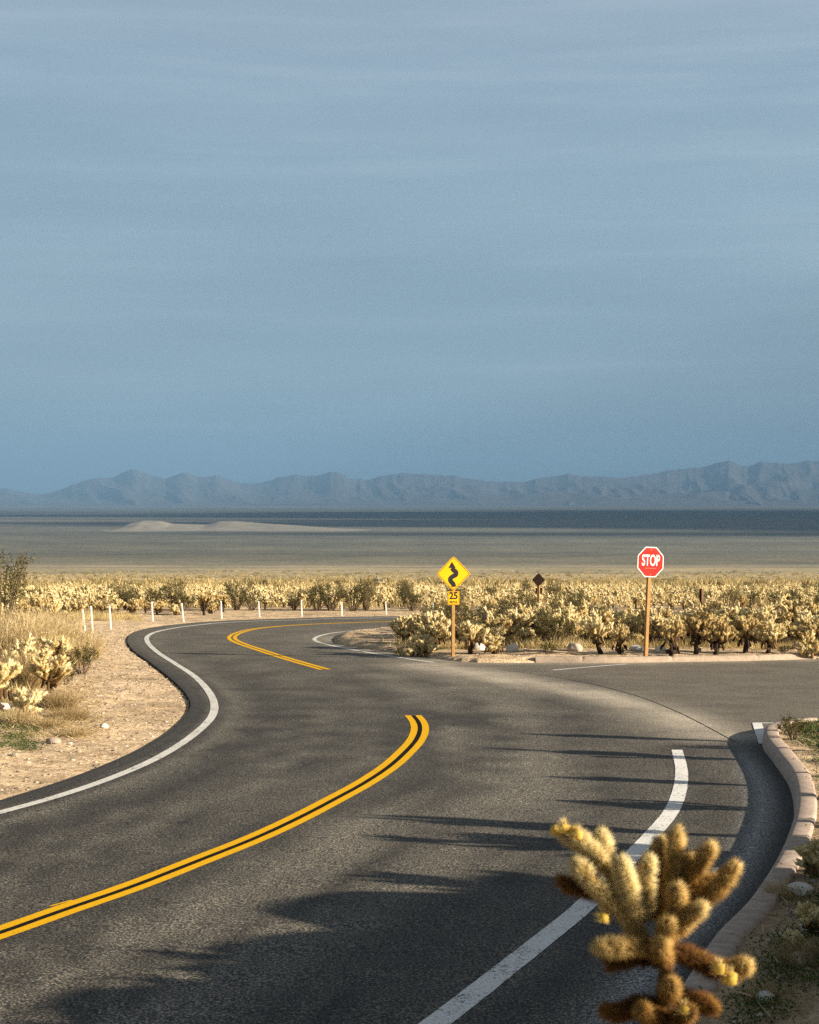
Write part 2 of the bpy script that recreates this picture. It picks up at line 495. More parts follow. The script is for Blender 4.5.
class G:
    """collects triangles; build() links them as ONE mesh object"""

    def __init__(s):
        s.V = []; s.T = []; s.A = []; s.MI = []; s.n = 0

    def add(s, V, T, tone=.5, mi=0):
        V = np.asarray(V, float).reshape(-1, 3); T = np.asarray(T, int).reshape(-1, 3)
        s.V.append(V); s.T.append(T + s.n); s.n += len(V)
        s.A.append(np.broadcast_to(np.asarray(tone, float), (len(V),)))
        s.MI.append(np.full(len(T), mi))
        return s

    def quadgrid(s, P, closed=False, tone=.5, mi=0):
        """P: rows x cols x 3"""
        r, c = P.shape[:2]
        T = []
        for i in range(r - 1):
            for j in range(c if closed else c - 1):
                a = i * c + j; b = i * c + (j + 1) % c
                T += [(a, b, b + c), (a, b + c, a + c)]
        t = np.repeat(np.asarray(tone, float), c) if np.ndim(tone) == 1 and len(tone) == r else tone
        return s.add(P.reshape(-1, 3), T, t, mi)

    def tube(s, pts, radii, n=8, tone=.5, mi=0, cap=True, jit=0., rnd=None):
        pts = [np.array(p, float) for p in pts]
        rows = []
        up = np.array((.31, .17, .93))
        for i, p in enumerate(pts):
            d = pts[min(i + 1, len(pts) - 1)] - pts[max(i - 1, 0)]
            d = d / (np.linalg.norm(d) + 1e-9)
            a = np.cross(d, up); 
            if np.linalg.norm(a) < .05:
                a = np.cross(d, np.array((1., 0, 0)))
            a /= np.linalg.norm(a); b = np.cross(d, a)
            th = np.arange(n) * 2 * PI / n
            rr = np.full(n, radii[i])
            if jit and rnd is not None:
                rr = rr * (1 + jit * (rnd.random(n) - .5) * 2)
            rows.append(p + (np.cos(th) * rr)[:, None] * a + (np.sin(th) * rr)[:, None] * b)
        P = np.array(rows)
        s.quadgrid(P, True, tone, mi)
        if cap:
            for k, i in ((0, 0), (1, len(pts) - 1)):
                V = np.vstack([P[i], pts[i][None]])
                T = [((j + 1) % n, j, n) if k == 0 else (j, (j + 1) % n, n) for j in range(n)]
                tt = tone if np.ndim(tone) == 0 else tone[i]
                s.add(V, T, tt, mi)
        return s

    def capsule(s, p0, p1, r, n=6, tone=.5, mi=0, jit=.1, rnd=None, bend=0.):
        p0 = np.array(p0, float); p1 = np.array(p1, float)
        d = p1 - p0
        off = np.array((0, 0, -bend * np.linalg.norm(d)))
        ts = (0, .12, .45, .8, .95, 1.0); rs = (.55, .9, 1.0, .98, .68, .2)
        pts = [p0 + d * t + off * (t * (1 - t) * 4) for t in ts]
        return s.tube(pts, [r * k for k in rs], n, tone, mi, True, jit, rnd)

    def box(s, c, size, rot=None, tone=.5, mi=0, bev=0.0):
        sx, sy, sz = [k / 2 for k in size]
        if bev <= 0:
            V = np.array([(x, y, z) for x in (-sx, sx) for y in (-sy, sy) for z in (-sz, sz)])
            Fq = [(0, 1, 3, 2), (4, 6, 7, 5), (0, 4, 5, 1), (2, 3, 7, 6), (0, 2, 6, 4), (1, 5, 7, 3)]
            T = []
            for a, b, c_, d in Fq:
                T += [(a, b, c_), (a, c_, d)]
        else:
            import bmesh
            bm = bmesh.new(); bmesh.ops.create_cube(bm, size=1)
            bmesh.ops.scale(bm, vec=(size[0], size[1], size[2]), verts=bm.verts)
            bmesh.ops.bevel(bm, geom=bm.edges[:], offset=bev, segments=2, affect='EDGES', profile=.5)
            bmesh.ops.triangulate(bm, faces=bm.faces[:])
            bm.verts.index_update()
            V = np.array([v.co[:] for v in bm.verts]); T = [[v.index for v in f.verts] for f in bm.faces]
            bm.free()
        if rot is not None:
            V = V @ np.array(rot).T
        return s.add(V + np.array(c), T, tone, mi)

    def needles(s, P, Dn, L, w, tone, rnd, mi=0):
        """thin three-sided spines from points P along directions Dn"""
        n = len(P)
        L = np.broadcast_to(L, (n,)); 
        a = np.cross(Dn, rnd.normal(size=(n, 3))); a /= np.linalg.norm(a, axis=1)[:, None] + 1e-9
        b = np.cross(Dn, a)
        V = np.empty((n, 4, 3))
        for k in range(3):
            th = k * 2 * PI / 3
            V[:, k] = P + w * (math.cos(th) * a + math.sin(th) * b)
        V[:, 3] = P + Dn * L[:, None]
        i = np.arange(n)[:, None] * 4
        T = np.concatenate([i + np.array((0, 1, 3)), i + np.array((1, 2, 3)), i + np.array((2, 0, 3))])
        return s.add(V.reshape(-1, 3), T, np.repeat(np.broadcast_to(tone, (n,)), 4), mi)

    def blades(s, P, Dn, L, w, tone, rnd, mi=0):
        """single flat triangles (grass, leaf)"""
        n = len(P)
        a = np.cross(Dn, rnd.normal(size=(n, 3))); a /= np.linalg.norm(a, axis=1)[:, None] + 1e-9
        L = np.broadcast_to(L, (n,)); w = np.broadcast_to(w, (n,))
        V = np.empty((n, 3, 3))
        V[:, 0] = P - a * w[:, None]; V[:, 1] = P + a * w[:, None]; V[:, 2] = P + Dn * L[:, None]
        T = np.arange(n * 3).reshape(-1, 3)
        return s.add(V.reshape(-1, 3), T, np.repeat(np.broadcast_to(tone, (n,)), 3), mi)

    def leaves(s, P, L, w, tone, rnd, mi=0):
        """small rhombic leaves, random orientation"""
        n = len(P)
        d = rnd.normal(size=(n, 3)); d[:, 2] = np.abs(d[:, 2]) * .8 + .1
        d /= np.linalg.norm(d, axis=1)[:, None]
        a = np.cross(d, rnd.normal(size=(n, 3))); a /= np.linalg.norm(a, axis=1)[:, None] + 1e-9
        L = np.broadcast_to(L, (n,))[:, None]
        V = np.empty((n, 4, 3))
        V[:, 0] = P; V[:, 1] = P + d * L * .5 + a * w; V[:, 2] = P + d * L; V[:, 3] = P + d * L * .5 - a * w
        i = np.arange(n)[:, None] * 4
        T = np.concatenate([i + np.array((0, 1, 2)), i + np.array((0, 2, 3))])
        return s.add(V.reshape(-1, 3), T, np.repeat(np.broadcast_to(tone, (n,)), 4), mi)

    def data(s):
        return np.vstack(s.V), np.vstack(s.T), np.concatenate(s.A), np.concatenate(s.MI)

    def mesh(s, name, mats, smooth=True):
        V, T, A, MI = s.data()
        return tri_mesh(name, V, T, mats, MI, {'tone': A}, smooth)

    def build(s, name, mats, parent=None, smooth=True):
        if not isinstance(mats, (list, tuple)):
            mats = [mats]
        o = bpy.data.objects.new(name, s.mesh(name, mats, smooth))
        C.objects.link(o)
        if parent is not None:
            o.parent = parent
        return o


def tag(o, label=None, cat=None, group=None, kind=None):
    if label: o['label'] = label
    if cat: o['category'] = cat
    if group: o['group'] = group
    if kind: o['kind'] = kind
    return o


def thing(name, label, cat, loc=(0, 0, 0), rz=0., group=None):
    o = bpy.data.objects.new(name, None)
    o.empty_display_size = .2
    C.objects.link(o)
    o.location = loc; o.rotation_euler = (0, 0, rz)
    return tag(o, label, cat, group)


def dup(root, loc, rz=0., sc=(1, 1, 1), label=None, group=None, tilt=(0, 0)):
    r = root.copy(); C.objects.link(r)
    r.location = loc; r.rotation_euler = (tilt[0], tilt[1], rz); r.scale = sc
    if label: r['label'] = label
    if group: r['group'] = group
    for ch in list(root.children):
        c = ch.copy(); C.objects.link(c); c.parent = r
        for g in ch.children:
            d = g.copy(); C.objects.link(d); d.parent = c
    return r


def struct(o):
    o['kind'] = 'structure'
    return o


# ------------------------------------------------------------------ the terrain: one sheet to the horizon
def lin(c):
    return tuple(((k / 255 + .055) / 1.055) ** 2.4 if k > 10 else k / 255 / 12.92 for k in c)


def build_ground():
    r = [1.0]
    while r[-1] < 5: r.append(r[-1] * 1.06)
    while r[-1] < 85: r.append(r[-1] * 1.0065)
    while r[-1] < 48000: r.append(r[-1] * 1.022)
    r = np.array(r)
    a_f = np.linspace(R(-17.5), R(17.5), 400)
    a_s = np.linspace(R(17.5), R(60), 80)[1:]
    a_b = np.linspace(R(60), R(300), 60)[1:]
    a_l = np.linspace(R(-60), R(-17.5), 80)[1:-1]
    a = np.concatenate([a_f, a_s, a_b, a_l])
    nr, na = len(r), len(a)
    X = np.outer(r, np.sin(a)); Y = np.outer(r, np.cos(a))
    Q = np.stack([X.ravel(), Y.ravel()], 1)
    Q = np.vstack([Q, [[0, 0]]])
    z = ground_z(Q)
    x, y = Q[:, 0], Q[:, 1]
    rr = np.hypot(x, y)
    # colours by zone (sand, grass, creosote flat, pale wash, playa; cloud shade painted into far bands)
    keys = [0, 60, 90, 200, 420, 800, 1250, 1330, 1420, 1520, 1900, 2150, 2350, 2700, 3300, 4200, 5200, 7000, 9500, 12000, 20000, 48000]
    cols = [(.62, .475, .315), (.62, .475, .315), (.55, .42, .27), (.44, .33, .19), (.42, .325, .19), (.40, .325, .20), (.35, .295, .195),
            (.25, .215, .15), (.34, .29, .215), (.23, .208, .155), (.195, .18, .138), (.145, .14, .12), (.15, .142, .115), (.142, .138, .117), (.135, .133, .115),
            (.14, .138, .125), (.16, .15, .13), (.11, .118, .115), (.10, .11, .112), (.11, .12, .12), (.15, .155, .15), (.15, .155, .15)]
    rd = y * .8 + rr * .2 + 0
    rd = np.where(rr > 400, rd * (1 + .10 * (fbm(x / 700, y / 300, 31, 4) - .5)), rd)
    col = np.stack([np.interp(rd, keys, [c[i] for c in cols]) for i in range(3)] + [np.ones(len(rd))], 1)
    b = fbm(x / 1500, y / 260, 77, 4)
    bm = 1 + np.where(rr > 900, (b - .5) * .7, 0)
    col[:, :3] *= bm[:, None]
    # redder damp sand / browner humus patches nearby
    p = fbm(x / 2.3, y / 2.3, 41, 3)
    k = np.where(rr < 90, np.clip((p - .52) * 5, 0, 1), 0)[:, None]
    col[:, :3] = col[:, :3] * (1 - k * .35) + np.array((.25, .175, .10)) * k * .35
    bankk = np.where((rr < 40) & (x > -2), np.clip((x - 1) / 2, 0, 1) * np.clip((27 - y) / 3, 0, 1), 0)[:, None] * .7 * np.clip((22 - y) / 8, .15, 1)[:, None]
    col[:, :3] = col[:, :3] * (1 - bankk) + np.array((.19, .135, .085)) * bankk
    near = np.clip((160 - rr) / 80, 0, 1)
    T = []
    i = np.arange(nr - 1)[:, None] * na; j = np.arange(na)[None]; jn = (j + 1) % na
    A_ = (i + j).ravel(); B_ = (i + jn).ravel(); C_ = (i + na + jn).ravel(); D_ = (i + na + j).ravel()
    T = np.concatenate([np.stack([A_, C_, B_], 1), np.stack([A_, D_, C_], 1)])
    cen = nr * na
    jj = np.arange(na)
    T = np.concatenate([T, np.stack([np.full(na, cen), jj, (jj + 1) % na], 1)])
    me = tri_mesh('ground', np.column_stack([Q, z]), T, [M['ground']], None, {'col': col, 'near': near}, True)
    # normals up
    me.update()
    if me.polygons[0].normal.z < 0:
        me.flip_normals()
    o = bpy.data.objects.new('ground', me); C.objects.link(o)
    return struct(o)


build_ground()

# ------------------------------------------------------------------ road
yel1 = smooth(catmull([(-11, -5), (-6.2, 5.4)] + px([(-330, 1040), (-150, 982), (0, 933), (60, 911.6), (130, 887.6), (200, 860.3), (256, 838), (300, 817.5), (340, 796.5), (362, 784.5), (388, 767.5),
                           (404.5, 753), (416, 740), (420, 729), (418, 721.5), (413, 715.5)]), .15), 3)
yel2 = smooth(catmull(px([(325, 669.6), (287, 658.7), (260, 650), (242, 644), (232.5, 639.2), (233, 635.8), (242, 631.8),
                          (260, 628.2), (300, 624.9), (354, 622.6), (400, 621.4)]) + [(8, 69.3), (22, 67.5), (44, 63)], .2), 3)
whl = smooth(catmull([(-14.2, -5), (-9.5, 5.2)] + px([(-450, 938), (-200, 868), (0, 812.5), (49, 799), (98, 783), (146, 763.5), (177, 746.5), (197, 732), (211, 718), (214.5, 706),
                          (209, 692), (194, 676), (175, 663.5), (157, 651.8), (147.5, 642), (147.5, 636.6), (156, 632), (175, 628),
                          (202, 624.6), (222, 622.7), (300, 619.8), (354, 618.2), (421, 617.2)]) + [(8, 74.2), (22, 72.6), (44, 68)], .2), 3)
whin = smooth(catmull(px([(434, 662.6), (394, 656.8), (354, 650), (328, 644.8), (315, 640.5), (317, 637), (333, 633), (360, 630.3),
                          (392, 628)]) + [(3, 65.6), (10, 65.8), (22, 64), (44, 59)], .2), 2)
whside = catmull(px([(553, 670.2), (590, 667), (628, 664)]), .3)
whr = smooth(catmull([(-8.5, -5), (-3.2, 4.2), (-1.2, 7.6)] + px([(435, 1024), (501, 973), (556, 929.5), (579, 911), (634, 854), (656, 830.5), (671, 812), (679.5, 791),
                          (681.5, 770), (677, 750)]), .15), 3)


def build_road():
    lo, hi = -8, 80
    pts = list(map(tuple, ROADPOLY))
    n = len(pts)
    edges = [(i, (i + 1) % n) for i in range(n)]
    rs = []
    r = 3.0
    while r < 95:
        rs.append(r); r *= 1.025 if r > 9 else 1.08
    inter = []
    for k, r in enumerate(rs):
        for a in np.arange(-44, 44.1, .9) + (.45 if k % 2 else 0):
            inter.append((r * math.sin(R(a)), r * math.cos(R(a))))
    inter = np.array(inter)
    ok = inside(inter, ROADPOLY)
    d, _ = seg_dist(inter, ROADLOOP)
    inter = inter[ok & (d > .12)]
    # rows parallel to the edges so that edge tones are sharp
    rows = []
    for poly in (left_edge, curb_edge):
        t = np.gradient(poly, axis=0); t /= np.linalg.norm(t, axis=1)[:, None] + 1e-9
        nn = np.stack([t[:, 1], -t[:, 0]], 1)
        for off in (.12, .24, .36, .5, .65, .85):
            for sgn in (1,):
                rows.append(poly + nn * off * sgn)
    rows = np.vstack(rows)
    ok = inside(rows, ROADPOLY); d, _ = seg_dist(rows, ROADLOOP)
    rows = rows[ok & (d > .08)]
    allp = [Vector(p) for p in pts] + [Vector(p) for p in inter] + [Vector(p) for p in rows]
    vs, es, fs, _, _, _ = delaunay_2d_cdt(allp, edges, [list(range(n))], 1, 1e-4)
    Q = np.array([v[:] for v in vs])
    T = np.array([f for f in fs if len(f) == 3])
    z = zp(Q[:, 1])
    nv = len(Q)
    # attributes
    dl, _ = seg_dist(Q, left_edge)
    dc, _ = seg_dist(Q, curb_edge)
    df, _ = seg_dist(Q, np.vstack([back_edge, front_edge]))
    dist_arc, _ = seg_dist(Q, catmull(px([(420, 664), (470, 673), (530, 683), (590, 693), (640, 706), (690, 722), (720, 736)]), .3))
    seamline = catmull(px([(436, 664), (520, 672), (560, 678), (600, 686), (640, 697), (680, 713), (715, 731), (735, 742)]), .3)
    ds, _ = seg_dist(Q, seamline)
    sidepoly = np.vstack([seamline, np.array([(9, 24), (60, 20), (60, 60)]), front_edge[::-1][:-30]])
    ins = inside(Q, sidepoly)
    age = np.where(ins, np.clip(ds / .5, 0, 1), 0)
    far = np.clip((Q[:, 1] - 30) / 25, 0, 1)
    age = np.maximum(age, .55 * far)
    wob = fbm(Q[:, 0] / 3, Q[:, 1] / 3, 9, 3)
    w = fbm(dl * 1.15 + wob * .8, wob * .5 + dl * 0, 4, 3)
    wear = np.clip((w - .5) * 2.6 + .5, 0, 1)
    # dark rubbered wheel path round the inner bend
    for o_, wd, s_ in ((5.2, .45, .6), (2.2, .35, .3), (3.6, .35, .25)):
        wear -= s_ * np.exp(-((dl - o_ - (wob - .5)) / wd) ** 2)
    lane = np.clip((4.6 - dl) / .8, 0, 1) * np.clip((dl - .9) / .4, 0, 1)
    wear = wear * (1 - .48 * lane)
    fine = fbm(dl * 5.5 + wob * 1.5, dl * 0 + wob * .3, 19, 2) - .5
    wear = wear + fine * 1.2 * np.clip((9 - dl) / 3, 0, 1)
    blot, _ = seg_dist(Q, np.array([at(452, 722), at(470, 716)]))
    wear = wear - .6 * np.exp(-(blot / .9) ** 2)
    wear = np.clip(wear, 0, 1)
    dust = np.exp(-(dist_arc / (.42 + .6 * wob)) ** 2) * (.75 + .6 * fbm(Q[:, 0] * .8, Q[:, 1] * .8, 66, 3))
    dust = np.maximum(dust, .55 * np.exp(-(df / .5) ** 2) * np.where(Q[:, 1] < 56, 1, .4))
    gut = np.exp(-((dc - .36) / .15) ** 2) * np.clip((27 - Q[:, 1]) / 4, 0, 1)
    edge = np.clip(1 - dl / .28, 0, 1) * np.clip((60 - Q[:, 1]) / 15, 0, 1)
    edge = np.maximum(edge, np.clip(1 - dc / .16, 0, 1))
    # skirts
    V = np.column_stack([Q, z])
    bl = np.arange(n)
    # output verts of delaunay keep the input order for the first n when no merging; find them by position
    key = {(round(v[0], 3), round(v[1], 3)): i for i, v in enumerate(Q)}
    bl = [key.get((round(p[0], 3), round(p[1], 3))) for p in pts]
    bl = [b for b in bl if b is not None]
    low = V[bl] - np.array((0, 0, .45))
    T2 = []
    m = len(bl)
    for i in range(m):
        a, b = bl[i], bl[(i + 1) % m]
        c, d_ = nv + i, nv + (i + 1) % m
        T2 += [(a, c, b), (b, c, d_)]
    V = np.vstack([V, low]); T = np.vstack([T, np.array(T2)])
    ext = lambda q: np.concatenate([q, q[bl]])
    me = tri_mesh('road', V, T, [M['asphalt']], None,
                  {'wear': ext(wear), 'age': ext(age), 'dust': ext(dust), 'gut': ext(gut), 'edge': np.concatenate([edge, np.ones(m)])}, False)
    if me.polygons[0].normal.z < 0:
        me.flip_normals()
    o = bpy.data.objects.new('road', me); C.objects.link(o)
    return struct(o), seamline


road, seamline = build_road()


def strip(name, polys, mat, dz=.004):
    g = G()
    for poly, w in polys:
        t = np.gradient(poly, axis=0); t /= np.linalg.norm(t, axis=1)[:, None] + 1e-9
        nn = np.stack([-t[:, 1], t[:, 0]], 1)
        jw = ((w(poly[:, 1]) if callable(w) else w) / 2 * (1 + .05 * (RNG.random(len(poly)) - .5)))[:, None]
        a = poly + nn * jw; b = poly - nn * jw
        P = np.stack([np.column_stack([a, zp(a[:, 1]) + dz]), np.column_stack([b, zp(b[:, 1]) + dz])], 1)
        g.quadgrid(P)
    return struct(g.build(name, mat, smooth=False))


def offset(poly, d):
    t = np.gradient(poly, axis=0); t /= np.linalg.norm(t, axis=1)[:, None] + 1e-9
    return poly + np.stack([-t[:, 1], t[:, 0]], 1) * d


yo = .095
strip('road_centre_line', [(offset(yel1, yo), .112), (offset(yel1, -yo), .112)], M['yellow'])
strip('road_centre_line', [(offset(yel2, yo), .125), (offset(yel2, -yo), .125)], M['yellow'])
strip('road_edge_line', [(whl, .15)], M['white'])
strip('road_edge_line', [(whin, .13)], M['white'])
strip('road_edge_line', [(whr, lambda y: np.interp(y, [10, 13, 18, 25], [.195, .20, .19, .16]))], M['whitefresh'])
strip('road_edge_line', [(whside, .13)], M['white'])
a0 = at(757, 723.5); a1 = at(764, 744); b0 = at(760, 724); b1 = at(800, 724.2)
strip('road_stop_line', [(catmull([a0, ((a0[0] + a1[0]) / 2, (a0[1] + a1[1]) / 2), a1], .2), .16)], M['whitefresh'], .008)
strip('road_stop_line', [(catmull([(a0[0] - .05, a0[1] + .1), (b1[0], b1[1] + .1)], .3), .13)], M['white'], .004)
strip('road_stop_line', [(catmull([at(762, 730), at(790, 729.5)], .3), .07)], M['white'], .004)
strip('road_seam', [(seamline[8:], .02)], M['seam'], .003)
# dark lacquer between the yellow lines
strip('road_line_gap', [(yel1, .074)], M['seam'], .002)
# a stray fleck of yellow paint by the centre line
strip('road_paint_fleck', [(catmull([at(50, 906.5), at(72, 900.5)], .2), .03)], M['yellow'], .004)


def kerb(name, poly, prof, mat, joints=2.4):
    """prof: (outward offset, height). outward = away from the road"""
    t = np.gradient(poly, axis=0); t /= np.linalg.norm(t, axis=1)[:, None] + 1e-9
    nn = np.stack([-t[:, 1], t[:, 0]], 1)
    s = np.concatenate([[0], np.cumsum(np.linalg.norm(np.diff(poly, axis=0), axis=1))])
    rows = []
    wv = (fbm(s * .5, s * 0, 12, 3) - .5) * .03
    L = s[-1]
    ss = list(np.arange(0, L, .12))
    js = np.arange(joints * .5, L, joints)
    for j in js:
        ss += [j - .02, j - .008, j + .008, j + .02]
    ss = np.array(sorted(ss))
    px_ = np.interp(ss, s, poly[:, 0]); py_ = np.interp(ss, s, poly[:, 1])
    nx = np.interp(ss, s, nn[:, 0]); ny = np.interp(ss, s, nn[:, 1])
    dipp = np.zeros(len(ss))
    for j in js:
        dipp[np.abs(ss - j) < .012] = .011
    w2 = np.interp(ss, s, wv)
    for (o, h) in prof:
        hh = h + (w2 * .6 - dipp if h > .05 else 0)
        X = px_ + nx * (o + w2 * .5); Y = py_ + ny * (o + w2 * .5)
        rows.append(np.column_stack([X, Y, zp(Y) + hh]))
    P = np.array(rows)
    g = G().quadgrid(P)
    for e in (0, -1):
        V = P[:, e]
        T = [(0, i, i + 1) for i in range(1, len(V) - 1)]
        g.add(V, T)
    return struct(g.build(name, mat, smooth=True))


KP = [(0, -.2), (.0, .0), (.025, .15), (.05, .185), (.085, .195), (.22, .2), (.25, .185), (.262, .14), (.262, -.2)]
ck = np.vstack([nose[-8:-1], curb_edge])
kerb('kerb', ck, KP, M['kerb'], 1.6)
fk = front_edge[np.argmin(np.abs(front_edge[:, 0] - at(532, 662)[0])):]
kerb('kerb', fk, [(0, -.2), (.0, .0), (.04, .11), (.07, .14), (.12, .15), (.26, .15), (.3, .12), (.3, -.2)], M['kerbtan'])

# ------------------------------------------------------------------ dunes and mountains
def build_mountains():
    prof = [(-900, 486), (-650, 480), (-420, 488), (-200, 482), (-60, 490), (0, 487.5), (22, 491), (41, 494.5), (66, 487), (92, 477.5), (110, 477), (133, 469.7), (154, 475), (167, 477),
            (184, 471.8), (203, 477.4), (218, 475.3), (241, 482.6), (267, 481), (292, 474), (313, 476), (333, 472), (359, 479), (385, 476),
            (405, 473), (426, 474), (451, 475.5), (492, 480.5), (523, 482), (543, 477.5), (569, 473.8), (589, 476), (630, 477), (666, 470.7),
            (692, 468), (725, 460.5), (748, 465.5), (763, 461.5), (789, 463.5), (819, 459), (860, 464), (930, 455), (1050, 468), (1250, 460), (1500, 475), (1750, 482)]
    sp = catmull(prof, 3.0)
    pxs, pys = sp[:, 0], sp[:, 1]
    az = np.linspace(R(-35), R(35), 2200)
    rr = np.linspace(18500, 27500, 110)
    X0 = np.tan(az) * F + 409.5
    jag = (fbm(X0 / 16.0, X0 * 0, 61, 5, True) - .6) * 3.0
    top = (500 - np.interp(X0, pxs, pys) + jag) / F
    A, Rr = np.meshgrid(az, rr)
    rc = 25000.0
    base = -65.0
    # the crest meanders in distance so that spurs and saddles stagger
    arc = A * rc
    shift = (fbm(arc / 2600, arc * 0, 71, 3) - .5) * 3500
    u = (Rr - 18500) / (rc + shift - 18500)
    H = top[None] * (rc + shift) + HC
    front = np.clip(u, 0, 1)
    back = np.clip(1 - (u - 1) / .3, 0, 1)
    spur = fbm(arc / 900 + u * .6, Rr / 5200, 21, 4, True)
    gul = fbm(arc / 330 + u, Rr / 1600, 23, 3, True)
    e = 1.0 + 2.4 * (1 - spur)            # valleys stay low longer than spurs
    shape = np.where(u <= 1, front ** e, back ** 1.2)
    shape = shape * (1 - .2 * (1 - gul) * np.clip(np.abs(1 - u) * 6, 0, 1))
    Z = base + (H - base) * shape
    hills = fbm(arc / 1700 + 3, Rr / 1500, 55, 4, True)
    foot = np.clip(1 - np.abs(u - .42) / .33, 0, 1)
    fh = np.interp(X0, [-900, 0, 250, 380, 430, 560, 640, 700, 900, 1700], [230, 100, 80, 60, 110, 220, 260, 220, 300, 260])[None]
    Z = np.maximum(Z, base + fh * foot ** .8 * (hills * 1.35 - .35))
    Z = np.where(u < .02, base - 5, Z)
    Z[-1] = base - 5
    V = np.stack([np.tan(A) * Rr, Rr, Z], 2)
    m = mat_simple('mountain_rock', (.06, .056, .054), (.10, .09, .084), .0012, .95, 0, coord='geo')
    o = G().quadgrid(V).build('mountains', m)
    return struct(o)


build_mountains()


def build_dunes():
    g = G()
    Y0 = 3900.0
    rows = []
    xs = np.linspace(-1100, 200, 260)
    pxx = xs / Y0 * F + 409.5
    crest = np.interp(pxx, [60, 118, 132, 145, 160, 172, 186, 205, 218, 232, 262, 300, 340, 400],
                      [527.5, 526, 520.5, 518, 518.3, 521, 521.4, 522, 519, 518.6, 520.8, 522.5, 525, 527.5])
    crest_h = 1.15 * np.maximum((526.8 - crest) / F * Y0, -3)
    ys = np.linspace(-1, 1, 40)
    P = np.zeros((40, 260, 3))
    for i, v in enumerate(ys):
        prof = (1 + v) ** 1.3 if v < 0 else (1 - v) ** 2
        n = fbm(xs / 45, np.full(260, v * 4), 91, 4, True)
        P[i, :, 0] = xs
        P[i, :, 1] = Y0 + v * 260 + 40 * np.sin(xs / 90)
        P[i, :, 2] = -66 + crest_h * prof * (1 - .45 * abs(v) * (1 - n))
    m = mat_simple('dune_sand', (.19, .175, .145), (.27, .245, .20), .02, .95, 0, coord='geo')
    o = g.quadgrid(P).build('hills', m)
    return struct(o)


build_dunes()

# ------------------------------------------------------------------ plants
def fuzz(g, p0, p1, r, n, L, w, tone, rnd, mi=0):
    """spines standing out of a capsule"""
    p0 = np.array(p0, float); p1 = np.array(p1, float); d = p1 - p0; ln = np.linalg.norm(d); d /= ln + 1e-9
    a = np.cross(d, (.3, .2, .9)); a /= np.linalg.norm(a) + 1e-9; b = np.cross(d, a)
    t = rnd.random(n) * (1 + r / ln) - 0.02
    th = rnd.random(n) * 2 * PI
    rad = np.cos(th)[:, None] * a + np.sin(th)[:, None] * b
    over = np.clip((t - .85) / .2, 0, 1)
    Dn = rad * (1 - over * .75)[:, None] + d * (over * 1.1 + .25)[:, None] + rnd.normal(size=(n, 3)) * .3
    Dn /= np.linalg.norm(Dn, axis=1)[:, None]
    P = p0 + d * (np.minimum(t, .97) * ln)[:, None] + rad * (r * .8 * (1 - over * .6))[:, None]
    g.blades(P, Dn, L * (.6 + .8 * rnd.random(n)), w, np.clip(tone + rnd.normal(size=n) * .12, 0, 1), rnd, mi)


